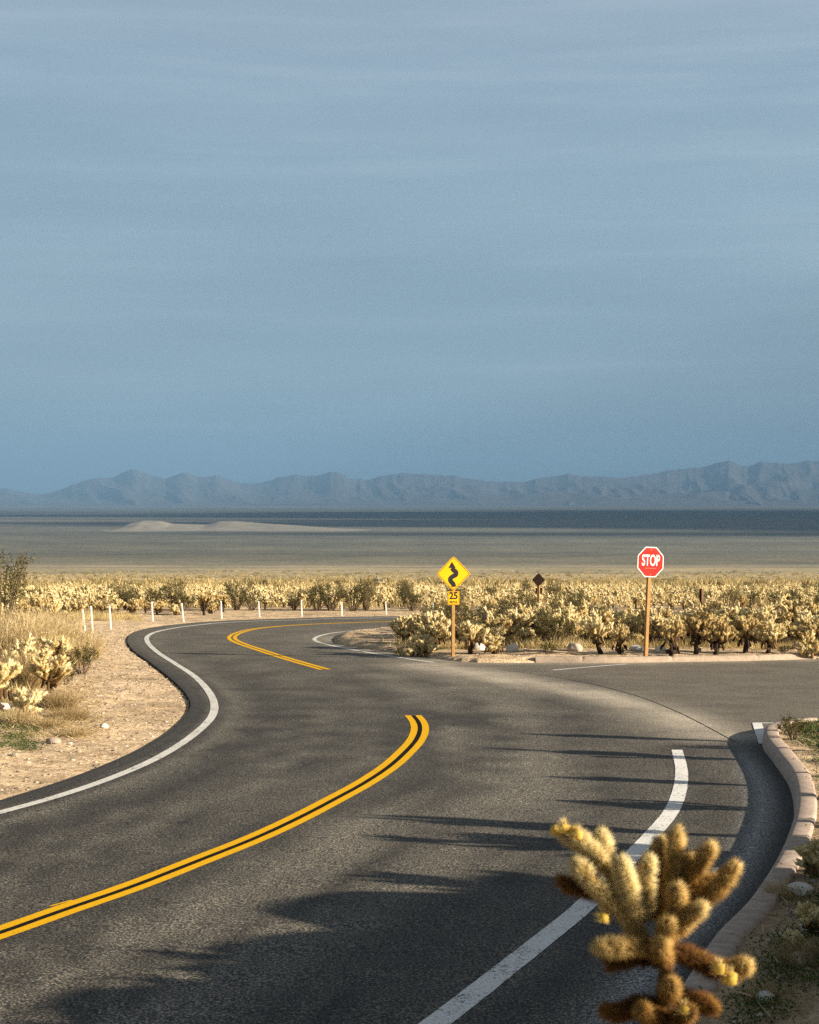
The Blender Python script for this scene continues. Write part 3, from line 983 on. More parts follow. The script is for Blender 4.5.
def make_cholla_meshes(seed, h=1.35, spread=.5, nprim=9, narrow=1.0, detail=1.0):
    rnd = np.random.default_rng(seed)
    tr = G(); ar = G()
    lean = rnd.normal(size=2) * .05
    th = h * (.26 + .24 * rnd.random())
    pts = [(lean[0] * k * 2, lean[1] * k * 2, th * k) for k in (-.08, .1, .3, .55, .8, 1.0)]
    tr.tube(pts, [.085, .075, .065, .06, .058, .045], 8, np.array([.1, .1, .2, .3, .5, .6]), 0, True, .18, rnd)
    # ragged old stubs on the trunk
    for k in range(7):
        z = th * (.25 + .7 * rnd.random()); a = rnd.random() * 2 * PI
        p = np.array((lean[0] * z / th * 2, lean[1] * z / th * 2, z))
        q = p + np.array((math.cos(a), math.sin(a), -.35 + .6 * rnd.random())) * (.10 + .10 * rnd.random())
        tr.capsule(p, q, .033, 5, .35 + .4 * rnd.random(), 0, .15, rnd)
        fuzz(tr, p, q, .033, 20, .03, .004, .6, rnd)
    top = np.array((lean[0] * 2, lean[1] * 2, th))
    for k in range(nprim):
        a = k * 2.4 + rnd.random() * .8
        el = R(8 + 70 * rnd.random() ** .8)
        z0 = th * (.5 + .54 * rnd.random())
        p = np.array((lean[0] * 2 * z0 / th, lean[1] * 2 * z0 / th, min(z0, th)))
        L = (.24 + .26 * rnd.random()) * h / 1.35
        d = np.array((math.cos(a) * math.cos(el) * narrow, math.sin(a) * math.cos(el) * narrow, math.sin(el)))
        q = p + d * L * spread / .5
        t0 = .25 + .3 * rnd.random()
        ar.capsule(p, q, .042, 6, t0, 0, .12, rnd, .06)
        fuzz(ar, p, q, .042, int(40 * detail), .035, .005, t0 + .15, rnd)
        for j in range(3 + int(rnd.random() * 2.5)):
            a2 = a + rnd.normal() * .9; el2 = R(15 + 70 * rnd.random())
            d2 = np.array((math.cos(a2) * math.cos(el2) * narrow, math.sin(a2) * math.cos(el2) * narrow, math.sin(el2)))
            s = p + (q - p) * (.55 + .45 * rnd.random())
            e = s + d2 * (.13 + .12 * rnd.random()) * h / 1.35
            t1 = .55 + .3 * rnd.random()
            ar.capsule(s, e, .037, 6, t1, 0, .16, rnd)
            fuzz(ar, s, e, .037, int(70 * detail), .035, .005, t1 + .1, rnd)
            for i in range(3 + int(rnd.random() * 2.5)):
                d3 = d2 * .4 + rnd.normal(size=3) * .6; d3[2] = abs(d3[2]) * .8 + .35; d3[:2] *= narrow
                d3 /= np.linalg.norm(d3)
                s3 = s + (e - s) * (.7 + .3 * rnd.random())
                e3 = s3 + d3 * (.07 + .09 * rnd.random())
                t2 = .68 + .34 * rnd.random()
                ar.capsule(s3, e3, .033, 6, t2, 0, .16, rnd)
                fuzz(ar, s3, e3, .033, int(60 * detail), .033, .005, t2 + .05, rnd)
    # hanging dead joints under the crown
    for k in range(8):
        a = rnd.random() * 2 * PI; rr = .08 + .2 * rnd.random() * spread / .5
        p = np.array((math.cos(a) * rr, math.sin(a) * rr, th * (.7 + .25 * rnd.random())))
        q = p + np.array((math.cos(a) * .06, math.sin(a) * .06, -.12 - .1 * rnd.random()))
        ar.capsule(p, q, .036, 5, .08 + .15 * rnd.random(), 0, .12, rnd)
    return tr, ar


protos = []
for s, (h, sp, npn, nar) in enumerate([(1.35, .5, 10, 1), (1.15, .55, 11, 1), (1.55, .48, 10, .9), (1.0, .5, 9, 1), (1.3, .62, 12, 1.1), (1.45, .42, 9, .8), (.85, .5, 9, 1.1)]):
    tr, ar = make_cholla_meshes(100 + s, h, sp, npn, nar)
    protos.append((tr.mesh('trunk', [M['trunk']]), ar.mesh('spiny_arms', [M['arms']]), float(np.vstack(ar.V)[:, 2].max())))


def put_cholla(k, x, y, label, group=None, sc=1.0, rz=None, sxy=1.0, name='cholla_cactus', dz=-.02):
    tm, am, h = protos[k % len(protos)]
    t = thing(name, label, 'cactus', (x, y, gz(x, y) + dz), RNG.random() * 6.28 if rz is None else rz, group)
    t.scale = (sc * sxy, sc * sxy, sc)
    for nm, me in (('trunk', tm), ('spiny_arms', am)):
        o = bpy.data.objects.new(nm, me); C.objects.link(o); o.parent = t
    return t


def make_bush(seed, h, w, nst=26, nleaf=2600, lw=.012, ll=.045):
    rnd = np.random.default_rng(seed)
    st = G(); lf = G()
    for k in range(nst):
        a = rnd.random() * 2 * PI; sp = w * (.15 + .85 * rnd.random() ** .7); hh = h * (.6 + .4 * rnd.random()) * (1 - .25 * (sp / w) ** 2)
        p0 = np.array((math.cos(a) * .06, math.sin(a) * .06, -.04))
        p3 = np.array((math.cos(a) * sp, math.sin(a) * sp, hh))
        p1 = p0 + (p3 - p0) * .35 + np.array((0, 0, hh * .1)) + rnd.normal(size=3) * .03
        p2 = p0 + (p3 - p0) * .7 + np.array((0, 0, hh * .08)) + rnd.normal(size=3) * .04
        st.tube([p0, p1, p2, p3], [.014, .010, .007, .003], 4, .3 + .5 * rnd.random(), 0, False)
        n = nleaf // nst
        # sprays: sub-twigs on the upper two thirds, leaves clumped on them
        for j in range(8):
            t = .35 + .65 * rnd.random()
            c = p1 + (p3 - p1) * t if t > .5 else p0 + (p2 - p0) * (t + .3)
            dv = rnd.normal(size=3) * np.array((1, 1, .7)); dv[2] += .5; dv /= np.linalg.norm(dv)
            e = c + dv * h * (.08 + .12 * rnd.random())
            st.tube([c, e], [.005, .002], 3, .5, 0, False)
            m = n // 8
            P = c + (e - c) * rnd.random(m)[:, None] + rnd.normal(size=(m, 3)) * h * .025
            lf.leaves(P, ll * (.6 + .8 * rnd.random(m)), lw, np.clip(.45 + rnd.normal() * .18 + rnd.normal(size=m) * .15, 0, 1), rnd)
    return st, lf


bushes = []
for s, (h, w) in enumerate([(1.4, .75), (1.2, .8), (1.7, .85), (1.0, .6)]):
    st, lf = make_bush(300 + s, h, w)
    bushes.append((st.mesh('stems', [M['stem']]), lf.mesh('foliage', [M['leaf']], False)))


def put_bush(k, x, y, label, group=None, sc=1.0, name='creosote_bush', sz=None):
    sm, lm = bushes[k % len(bushes)]
    t = thing(name, label, 'shrub', (x, y, gz(x, y) - .02), RNG.random() * 6.28, group)
    t.scale = (sc, sc, sz or sc)
    for nm, me in (('stems', sm), ('foliage', lm)):
        o = bpy.data.objects.new(nm, me); C.objects.link(o); o.parent = t
    return t


def make_tuft(seed, h, w, n, bw=.006, tone=.6):
    rnd = np.random.default_rng(seed)
    g = G()
    a = rnd.random(n) * 2 * PI; rr = w * rnd.random(n) ** .6 * .55
    P = np.stack([np.cos(a) * rr, np.sin(a) * rr, np.full(n, -.02)], 1)
    D = np.stack([np.cos(a) * rr / w * 1.1, np.sin(a) * rr / w * 1.1, np.ones(n)], 1) + rnd.normal(size=(n, 3)) * .22
    D /= np.linalg.norm(D, axis=1)[:, None]
    L = h * (.45 + .65 * rnd.random(n))
    g.blades(P, D, L, bw, np.clip(tone + rnd.normal(size=n) * .2, 0, 1), rnd)
    # side twigs
    m = n * 2
    i = rnd.integers(0, n, m); t = .35 + .6 * rnd.random(m)
    P2 = P[i] + D[i] * (L[i] * t)[:, None]
    D2 = D[i] + rnd.normal(size=(m, 3)) * .55; D2 /= np.linalg.norm(D2, axis=1)[:, None]
    g.blades(P2, D2, h * .22 * (.5 + rnd.random(m)), bw * .8, np.clip(tone + .1 + rnd.normal(size=m) * .2, 0, 1), rnd)
    return g


tufts = [make_tuft(500, .9, .7, 900).mesh('dry_tuft', [M['straw']], False), make_tuft(501, .55, .6, 600).mesh('dry_tuft', [M['straw']], False),
         make_tuft(502, .35, .5, 500, .005, .4).mesh('dry_tuft', [M['straw']], False), make_tuft(503, .7, .8, 900, .005, .25).mesh('dry_tuft', [M['straw']], False)]


def put_tuft(k, x, y, label, sc=1.0, group=None, name='dry_grass_clump', cat='grass clump', sz=None):
    o = bpy.data.objects.new(name, tufts[k % len(tufts)]); C.objects.link(o)
    o.location = (x, y, gz(x, y) - .01); o.rotation_euler = (0, 0, RNG.random() * 6.28); o.scale = (sc, sc, sz or sc)
    return tag(o, label, cat, group)


def make_rock(seed, s=(1, 1, .7), mat='rock'):
    import bmesh
    bm = bmesh.new(); bmesh.ops.create_icosphere(bm, subdivisions=4, radius=1)
    V = np.array([v.co[:] for v in bm.verts]); T = np.array([[v.index for v in f.verts] for f in bm.faces]); bm.free()
    rnd = np.random.default_rng(seed)
    for _ in range(9):     # planar facets
        n = rnd.normal(size=3); n /= np.linalg.norm(n); c = .68 + .28 * rnd.random()
        d = V @ n; k = d > c
        V[k] -= np.outer((d[k] - c) * .85, n)
    f = 1 + .22 * (fbm(V[:, 0] * 2.1 + seed, V[:, 1] * 2.1 + V[:, 2] * 1.7, seed, 4) - .5)
    V = V * f[:, None] * np.array(s)
    return G().add(V, T).mesh('rock', [M[mat]])


rocks = [make_rock(1), make_rock(2, (1, .8, .6)), make_rock(3, (1, 1, .8), 'rockpale'), make_rock(4, (.9, 1.1, .55), 'rockpale')]


def put_rock(k, x, y, r, label, group=None, name='rock', cat='rock', sink=.25, rz=None):
    o = bpy.data.objects.new(name, rocks[k]); C.objects.link(o)
    o.location = (x, y, gz(x, y) + r * (.6 - sink)); o.rotation_euler = (0, 0, RNG.random() * 6.28 if rz is None else rz); o.scale = (r, r, r)
    return tag(o, label, cat, group)


placed = []


def free(x, y, d):
    for (a, b, r) in placed:
        if (a - x) ** 2 + (b - y) ** 2 < (d + r) ** 2:
            return False
    return True


# ---- hand placed on the left shoulder
def on(pxx, pyy, dz=.1):
    return at(pxx, pyy, dz)


for (k, p, sc, lab) in [
    (4, (51, 693), 1.0, 'two-stemmed pale cholla with rounded yellow crown on the left shoulder'),
    (0, (27, 681), 1.0, 'pale cholla with a black hollow centre behind the round-crowned cholla, left shoulder'),
    (3, (25, 719), .92, 'small cholla on one thin dark stem above the green weeds, left shoulder'),
    (1, (1, 712), 1.1, 'bushy orange-yellow cholla cut by the left edge of the photo'),
    (6, (58, 668), 1.5, 'cream cholla top rising behind the round-crowned cholla on the left shoulder'),
]:
    x, y = on(*p)
    put_cholla(k, x, y, lab, 'chollas on the left shoulder', sc * .86)
    placed.append((x, y, .4))
x, y = at(2, 640, .1)
put_bush(2, x, y, 'tall olive creosote bush at the left edge standing above the dry grass', None, 1.4, sz=1.75)
x, y = at(82, 672, .1)
put_bush(3, x, y, 'small yellow-green shrub beside the pale cholla on the left sand verge', None, .75)
for (k, p, sc, lab) in [
    (0, (45, 655), 1.35, 'tallest tan dry grass clump on the left slope below the creosote bush'),
    (0, (14, 664), 1.5, 'wide tan dry grass clump at the left edge behind the chollas'),
    (1, (66, 645), 1.6, 'low straw clump beside the leftmost white marker post'),
    (3, (14, 688), 1.2, 'grey-brown bare twiggy clump at the left edge between the chollas'),
    (1, (82, 655), 1.3, 'golden grass clump just left of the sand verge'),
    (0, (30, 645), 1.3, 'pale straw clump highest on the left slope'),
]:
    x, y = on(*p)
    put_tuft(k, x, y, lab, sc, 'dry grass clumps on the left slope')
for (k, p, sc, lab) in [
    (2, (48, 730), .9, 'low dry brown sprawling scrub on the left verge below the small cholla'),
    (3, (70, 722), .55, 'low reddish twigs beside the white stone on the left verge'),
    (2, (75, 737), .8, 'flat dry scrub between the white stone and the tan boulder'),
]:
    x, y = on(*p, 0)
    put_tuft(k, x, y, lab, sc, 'low dry scrub on the left verge', 'low_scrub', 'shrub', sc * .7)
for (k, p, r, lab) in [
    (2, (104, 731), .10, 'small white stone on the sand verge near the road'),
    (1, (53, 747), .16, 'tan flat stone half sunk in the sand at the left verge'),
    (3, (1, 716), .22, 'pale grey rock at the left edge under the bushy cholla'),
    (0, (15, 760), .07, 'small brown stone low on the left verge'),
]:
    x, y = on(*p, -.03)
    put_rock(k, x, y, r * .75, lab, 'stones on the left verge', sink=.35)

for (p, sc_b, lab) in [((6, 690), .55, 'olive shrub wedged between the chollas at the left edge'), ((66, 688), .45, 'small olive shrub at the foot of the two-stemmed cholla'),
                       ((36, 712), .35, 'tiny green shrub beside the thin dark stemmed cholla')]:
    x, y = on(*p, 0)
    put_bush(3, x, y, lab, 'small shrubs on the left shoulder', sc_b)
for (k, p, sc_b, lab) in [(0, (70, 668), .8, 'golden grass clump right behind the two-stemmed cholla'), (1, (38, 690), 1.2, 'straw clump between the two nearest left chollas'),
                        (1, (18, 728), .6, 'straw clump in the green weeds at the left edge'), (3, (60, 712), .6, 'brown twiggy clump right of the thin-stemmed cholla')]:
    x, y = on(*p, 0)
    put_tuft(k, x, y, lab, sc_b, 'dry clumps among the left chollas')
# ---- island front row by the signs
for (k, p, r, lab) in [
    (2, (478, 651), .26, 'pale round boulder to the right of the winding-road sign post'),
    (2, (512, 653), .24, 'whitish boulder midway between the two sign posts'),
    (0, (575, 653), .28, 'tan boulder left of the stop sign in front of the cholla field'),
    (3, (636, 653), .24, 'flat white rock just left of the stop sign post'),
    (3, (660, 654), .24, 'flat white rock just right of the stop sign post'),
    (1, (698, 653), .15, 'small brown rock at the foot of the chollas right of the stop sign'),
    (1, (798, 651), .26, 'tan peaked boulder near the right edge behind the kerb'),
]:
    x, y = on(*p)
    put_rock(k, x, y, r * .78, lab, 'boulders along the far kerb', 'boulder', 'boulder')
    placed.append((x, y, r))
for (p, sc, lab) in [((548, 656), .42, 'round pale green shrub growing at the start of the far kerb'),
                     ((783, 655), .3, 'small bright green shrub by the peaked boulder at the right')]:
    x, y = on(*p)
    put_bush(3, x, y, lab, None, sc, sz=sc * .9)
    placed.append((x, y, .3))

front = [(402, 651, 3, .8, 'small cholla nearest the sandy tip of the island'),
         (418, 653, 1, .9, 'pale cholla second from the sandy tip of the island'),
         (436, 652, 0, .9, 'cholla standing just left of the winding-road sign post'),
         (470, 655, 1, .9, 'wide pale cholla just right of the winding-road sign post'),
         (494, 655, 3, .8, 'low cholla between the pale round boulder and the whitish boulder'),
         (601, 655, 2, .9, 'tall dark-trunked cholla left of the stop sign'),
         (620, 656, 5, .75, 'narrow cholla close beside the stop sign post on its left'),
         (671, 657, 5, .95, 'slim-trunked cholla first to the right of the stop sign'),
         (696, 656, 2, .9, 'tall cholla second to the right of the stop sign'),
         (716, 656, 4, .95, 'dark dense cholla mass right of the stop sign'),
         (745, 655, 1, 1.0, 'broad cholla before the small bright green shrub'),
         (768, 655, 4, .9, 'broad pale cholla left of the peaked boulder'),
         (815, 655, 0, .9, 'cholla cut by the right edge above the far kerb')]
for (a, b, k, sc, lab) in front:
    x, y = on(a, b)
    put_cholla(k, x, y, lab, 'chollas along the front of the island', sc)
    placed.append((x, y, .35))
n_chol = len(front) + 5

# ---- creosote bushes in the field and beyond the bend
for i, (a, b, sc, lab) in enumerate([
    (436, 641, .9, 'green creosote left of the winding-road sign among the chollas'),
    (496, 636, 1.0, 'green creosote midway between the winding-road sign and the brown sign back'),
    (545, 648, .75, 'green creosote directly below the brown diamond sign back'),
    (556, 648, 1.0, 'bushy creosote behind the tan boulder left of the stop sign'),
    (570, 636, 1.15, 'tall creosote left of the dark-trunked cholla'),
    (800, 628, 1.2, 'green creosote at the right end of the island field'),
]):
    x, y = at(a, b, .15)
    put_bush(i, x, y, lab, 'creosote bushes in the island field', sc)
    placed.append((x, y, .6))
bend = [(146, 616, 1.15, 'dark creosote behind the fourth white marker post'), (165, 618, 1.1, 'round creosote between the fourth and fifth white marker posts'),
        (175, 616, 1.1, 'creosote right behind the fifth white marker post'), (231, 615.5, 1.3, 'tallest green creosote beyond the outer bend'),
        (246, 614.5, .9, 'small creosote right of the tallest one beyond the bend'), (290, 615, .75, 'low pale green creosote by the eighth white marker post'),
        (315, 613.5, 1.25, 'wide creosote right of the eighth white marker post'), (330, 613, 1.3, 'creosote just left of the ninth white marker post'),
        (352, 613, 1.2, 'creosote just right of the ninth white marker post'), (366, 613, 1.1, 'creosote left of the tenth white marker post'),
        (412, 612, 1.2, 'creosote beyond the road above the island tip'), (120, 611, 1.0, 'creosote beyond the third white marker post')]
for i, (a, b, sc, lab) in enumerate(bend):
    x, y = at(a, min(b, 614.5), -.05)
    y = max(y, 77.0) if x > -12 else y + 2
    put_bush(i + 1, x, y, lab, 'creosote bushes beyond the outer bend', sc * .86)
    placed.append((x, y, .5))

for i in range(64):
    for _k in range(40):
        if i < 16:
            y = 49.5 + 10 * RNG.random(); x = 1 + (.24 * y - 1) * RNG.random(); lab = 'olive creosote bush scattered among the chollas of the island field'; gp_ = 'creosotes scattered in the island field'
        else:
            y = 78 + 50 * RNG.random() ** 1.2; x = (-.26 + .52 * RNG.random()) * y; lab = 'olive creosote bush scattered through the scrub beyond the far bend'; gp_ = 'creosotes scattered beyond the far bend'
        q = np.array([[x, y]]); d, _i = seg_dist(q, ROADLOOP)
        if not inside(q, ROADPOLY)[0] and d[0] > 1.0 and free(x, y, .5):
            break
    else:
        continue
    put_bush(i, x, y, lab, gp_, .52 + .33 * RNG.random())
    placed.append((x, y, .5))

# ---- fields of chollas: nearest ones are individuals, the rest is one mass
cand = []
rs_ = random.Random(5)
pos_is = []
n_ = 9000
yy = 47.5 + 13.5 * RNG.random(n_); xx = -3 + 20 * RNG.random(n_)
Qc = np.stack([xx, yy], 1)
d_, _i = seg_dist(Qc, ROADLOOP)
ok_ = (xx / yy < .27) & (~inside(Qc, ROADPOLY)) & (d_ > np.where(xx > 1, 1.1, .8)) & (xx / yy * F + 409.5 > 402 + (yy - 48) * 2.2)
for x, y in Qc[ok_]:
    if free(x, y, .31):
        placed.append((x, y, .31)); pos_is.append((float(x), float(y)))
pos_far = []
n_ = 16000
yy = 55 + 75 * RNG.random(n_) ** .8; xx = (-.30 + .58 * RNG.random(n_)) * yy
Qc = np.stack([xx, yy], 1)
d_, s_ = seg_dist(Qc, ROADLOOP)
ok_ = (~inside(Qc, ROADPOLY)) & (d_ > 1.3) & (_tag[np.clip(s_, 0, len(_tag) - 1)] == 0) & ~((yy < 72) & (xx > -13.5)) & ~((xx > -8) & (yy < 76.6))
ok_ &= RNG.random(n_) < np.clip(1.25 - (yy - 78) / 60, .2, 1)
for x, y in Qc[ok_]:
    if free(x, y, .42 + .45 * rs_.random()):
        placed.append((x, y, .42)); pos_far.append((float(x), float(y)))
pos_far.sort(key=lambda p: p[1])
budget = 300 - n_chol - 4 - 16
pos_is.sort(key=lambda p: p[1])
indiv = pos_is[:min(len(pos_is), 170)]
rest = pos_is[len(indiv):]
nb = max(0, budget - len(indiv))
for (x, y) in indiv:
    s = (.48 + .52 * rs_.random()) * (.84 if y > 54 else 1)
    put_cholla(rs_.randrange(7), x, y, 'pale cholla crowded into the dense field behind the stop and winding-road signs',
               'chollas packed in the island field', s)
for (x, y) in pos_far[:nb]:
    s = .42 + .45 * rs_.random()
    put_cholla(rs_.randrange(7), x, y, 'cream cholla in the scrub beyond the row of white marker posts',
               'chollas beyond the outer bend', s)
rest += pos_far[nb:]
print('chollas: individuals', len(indiv), min(nb, len(pos_far)), 'mass', len(rest))


def low_cholla(seed, n1=9, sides=5, fz=8):
    rnd = np.random.default_rng(seed)
    g = G()
    th = .55
    g.tube([(0, 0, -.05), (0, 0, th)], [.07, .05], 5, .02, 0, False)
    for k in range(n1):
        a = k * 2.4 + rnd.random(); el = R(5 + 75 * rnd.random())
        p = np.array((0, 0, th * (.6 + .4 * rnd.random())))
        q = p + np.array((math.cos(a) * math.cos(el), math.sin(a) * math.cos(el), math.sin(el))) * (.25 + .2 * rnd.random())
        g.tube([p, q], [.045, .04], sides, .45, 0, False)
        for j in range(4):
            d = rnd.normal(size=3); d[2] = abs(d[2]) + .2; d /= np.linalg.norm(d)
            s = p + (q - p) * (.5 + .5 * rnd.random())
            e = s + d * (.14 + .16 * rnd.random())
            g.tube([s, (s + e) / 2, e], [.035, .05, .02], sides, .7 + .3 * rnd.random(), 0, False)
    return g.data()


def scatter(name, label, cat, templates, pos, mats, smooth=False, zfun=None, kind='stuff', smin=.7, smax=1.2, tonejit=.1, sink=0.02, zs=1.0):
    """many copies of a few templates baked into ONE mesh"""
    Vs = []; Ts = []; As = []; Ms = []; n = 0
    pos = np.array(pos)
    z = ground_z(pos)
    for i, (x, y) in enumerate(pos):
        V, T, A, MI = templates[i % len(templates)]
        a = RNG.random() * 6.283; s = smin + (smax - smin) * RNG.random()
        c, sn = math.cos(a) * s, math.sin(a) * s
        W = np.empty_like(V)
        W[:, 0] = V[:, 0] * c - V[:, 1] * sn + x; W[:, 1] = V[:, 0] * sn + V[:, 1] * c + y; W[:, 2] = V[:, 2] * s * zs + z[i] - sink
        Vs.append(W); Ts.append(T + n); n += len(V)
        As.append(np.clip(A + (RNG.random() - .5) * 2 * tonejit, 0, 1)); Ms.append(MI)
    me = tri_mesh(name, np.vstack(Vs), np.vstack(Ts), mats, np.concatenate(Ms), {'tone': np.concatenate(As)}, smooth)
    o = bpy.data.objects.new(name, me); C.objects.link(o)
    return tag(o, label, cat, kind=kind)


far2 = []
while len(far2) < 1500:
    y = 128 + 300 * rs_.random() ** .9; x = (-.29 + .58 * rs_.random()) * y
    far2.append((x, y))
scatter('cholla_field', 'distant mass of pale cholla scrub fading onto the plain', 'cactus field',
        [low_cholla(s) for s in (1, 2, 3, 4)], rest + [p for p in far2 if rs_.random() < math.exp(-(p[1] - 128) / 50)], [M['arms']], False, smin=.4, smax=.75)


def blob(seed, n=26, w=.6, h=.6, ll=.4, lw=.05, t0=.6):
    rnd = np.random.default_rng(seed)
    g = G()
    P = rnd.normal(size=(n, 3)) * np.array((w * .4, w * .4, h * .12)); P[:, 2] = np.abs(P[:, 2])
    D = rnd.normal(size=(n, 3)) * .6; D[:, 2] = np.abs(D[:, 2]) + .5; D /= np.linalg.norm(D, axis=1)[:, None]
    g.blades(P, D, ll * (.6 + .8 * rnd.random(n)) * h / .6, lw, np.clip(t0 + rnd.normal(size=n) * .15, 0, 1), rnd)
    return g.data()


far3 = []
while len(far3) < 9000:
    y = 78 + 900 * rs_.random() ** 1.3; x = (-.29 + .58 * rs_.random()) * y
    q = np.array([[x, y]])
    if y < 80 and x > -14: continue
    far3.append((x, y))
n_ = 6000
yy = 47 + 14 * RNG.random(n_); xx = -1 + 18 * RNG.random(n_)
Qc = np.stack([xx, yy], 1); d_, _i = seg_dist(Qc, ROADLOOP)
k_ok = (~inside(Qc, ROADPOLY)) & (d_ > .8) & (xx / yy * F + 409.5 > 398 + (yy - 48) * 2)
near3 = [tuple(q) for q in Qc[k_ok][:1700]]
yy = 30 + 45 * RNG.random(n_); xx = -.29 * yy + 9 * RNG.random(n_)
Qc = np.stack([xx, yy], 1); d_, _i = seg_dist(Qc, ROADLOOP)
k_ok = (~inside(Qc, ROADPOLY)) & (d_ > 2.6 + 1.5 * RNG.random(n_))
near3 += [tuple(q) for q in Qc[k_ok][:420]]
scatter('dry_grass', 'fine dry grass growing between the cactus trunks', 'grass',
        [blob(30 + s, 170, .5, .35, .34, .0055, t) for s, t in ((1, .75), (2, .6), (3, .85), (4, .35), (5, .5))], near3, [M['scrub']], False, smin=.6, smax=1.2, tonejit=.12)
scatter('desert_scrub', 'tan dry grass and scrub covering the slope down to the plain', 'scrub',
        [blob(s, 40, .9, .6, .4, .028, t) for s, t in ((1, .8), (2, .7), (3, .9), (4, .35), (5, .75), (6, .55), (7, .85))], far3, [M['scrub']], False, smin=.6, smax=1.35, tonejit=.15)

# far plants between the cholla field and the basin: larger creosote blobs
far4 = []
while len(far4) < 1800:
    y = 180 + 1000 * rs_.random() ** 1.2; x = (-.29 + .58 * rs_.random()) * y
    far4.append((x, y))
scatter('desert_scrub', 'dark olive creosote scattered over the far slope', 'scrub',
        [blob(20 + s, 30, 1.3, 1.1, .5, .07, t) for s, t in ((1, .1), (2, .3), (3, .5), (4, .65))], far4, [M['scrub']], False, smin=.7, smax=1.3)

# ---- gravel, weeds, litter
def stone_t(seed):
    import bmesh
    bm = bmesh.new(); bmesh.ops.create_icosphere(bm, subdivisions=1, radius=1)
    V = np.array([v.co[:] for v in bm.verts]); T = np.array([[v.index for v in f.verts] for f in bm.faces]); bm.free()
    rnd = np.random.default_rng(seed)
    V = V * (1 + .5 * (rnd.random((len(V), 1)) - .5)) * np.array((1, .8, .55))
    return V * .03, T, np.full(len(V), rnd.random()), np.zeros(len(T), int)


def verge_points(n, tagk, dmax, xr, yr, dmin=.05, power=1.):
    out = []
    X = RNG.random(n * 6) * (xr[1] - xr[0]) + xr[0]; Y = RNG.random(n * 6) ** power * (yr[1] - yr[0]) + yr[0]
    Q = np.stack([X, Y], 1)
    d, s = seg_dist(Q, ROADLOOP)
    ok = (~inside(Q, ROADPOLY)) & (d < dmax) & (d > dmin) & (_tag[np.clip(s, 0, len(_tag) - 1)] == tagk)
    return Q[ok][:n]


gp = np.vstack([verge_points(5200, 0, 6, (-14, -3.5), (17, 62), .05), verge_points(1800, 2, 4, (0, 9), (8, 30), .36),
                verge_points(500, 1, 3, (-5, 14), (44, 60), .35)])
scatter('gravel', 'small stones scattered over the sandy verges', 'gravel', [stone_t(s) for s in range(9)], gp, [M['pebble']], False, smin=.25, smax=1.5, tonejit=.3, sink=0)


def weed_t(seed, n=30, r=.12, h=.07, tone=.5):
    rnd = np.random.default_rng(seed)
    g = G()
    P = rnd.normal(size=(n, 3)) * np.array((r, r, 0)); P[:, 2] = rnd.random(n) * h
    g.leaves(P, .026 * (.5 + rnd.random(n)), .006, np.clip(tone + rnd.normal(size=n) * .2, 0, 1), rnd)
    return g.data()


wp = np.vstack([verge_points(4200, 2, 5, (0, 9), (8, 28), .55), verge_points(90, 0, 9, (-11, -6), (24, 32), 2.6)])
nz = fbm(wp[:, 0] / .9, wp[:, 1] / .9, 14, 3)
wp = wp[nz > .44]
ex = np.array([at(RNG.uniform(384, 440), RNG.uniform(648, 654), .1) for _ in range(160)])
d_, _ = seg_dist(ex, ROADLOOP)
exl = np.array([at(RNG.uniform(-4, 34), RNG.uniform(718, 752), 0) for _ in range(70)])
wp = np.vstack([wp, exl, ex[(~inside(ex, ROADPOLY)) & (d_ > .5)]])
scatter('ground_cover', 'low green weeds on the verges', 'weeds', [weed_t(s, 110, .12, .06, t) for s, t in ((1, .4), (2, .6), (3, .8), (4, .5))], wp, [M['weed']], False, smin=.6, smax=1.3)


def litter_t(seed):
    rnd = np.random.default_rng(seed)
    g = G(); n = 14
    P = rnd.normal(size=(n, 3)) * np.array((.12, .12, 0)); P[:, 2] = .01 + rnd.random(n) * .03
    D = rnd.normal(size=(n, 3)); D[:, 2] = np.abs(D[:, 2]) * .35; D /= np.linalg.norm(D, axis=1)[:, None]
    g.blades(P, D, .12 * (.5 + rnd.random(n)), .004, np.clip(.45 + rnd.normal(size=n) * .3, 0, 1), rnd)
    return g.data()


lq = np.array([at(RNG.uniform(0, 100), RNG.uniform(682, 742), 0) for _ in range(420)])
lp = np.vstack([lq, verge_points(500, 0, 8, (-14, -4), (19, 62), .6), verge_points(900, 2, 5, (0, 9), (8, 28), .5)])
scatter('dry_grass', 'dead grass and twig litter lying on the verges', 'grass', [litter_t(s) for s in range(5)], lp, [M['straw']], False, smin=.6, smax=1.4, tonejit=.3)

# bank right of the kerb: named plants and stones
x, y = at(790, 741, .2); y += .5
put_bush(3, x + .15, y, 'dark green leafy shrub at the rounded end of the near kerb', None, .42)
for (k, p, r, lab) in [(2, (706 + 60, 990), .06, 'white stone in the weeds at the lower right'), (0, (803, 958), .10, 'brown round stone beside the near kerb'),
                       (3, (800, 880), .12, 'grey stone near the right edge behind the near kerb'), (2, (812, 921), .09, 'pale stone at the right edge below the cholla pups')]:
    x, y = at(*p, .3)
    put_rock(k, x, y, r, lab, 'stones on the bank by the near kerb')
for (k, p, sc, lab) in [(6, (812, 925), .42, 'low cluster of small cholla joints on the bank by the near kerb'),
                        (3, (817, 865), .45, 'small yellow cholla at the right edge touching the near kerb'),
                        (6, (796, 937), .22, 'tiny cholla pup nearest the near kerb')]:
    x, y = at(*p, .3)
    put_cholla(k, x, y, lab, 'small chollas on the near bank', sc)
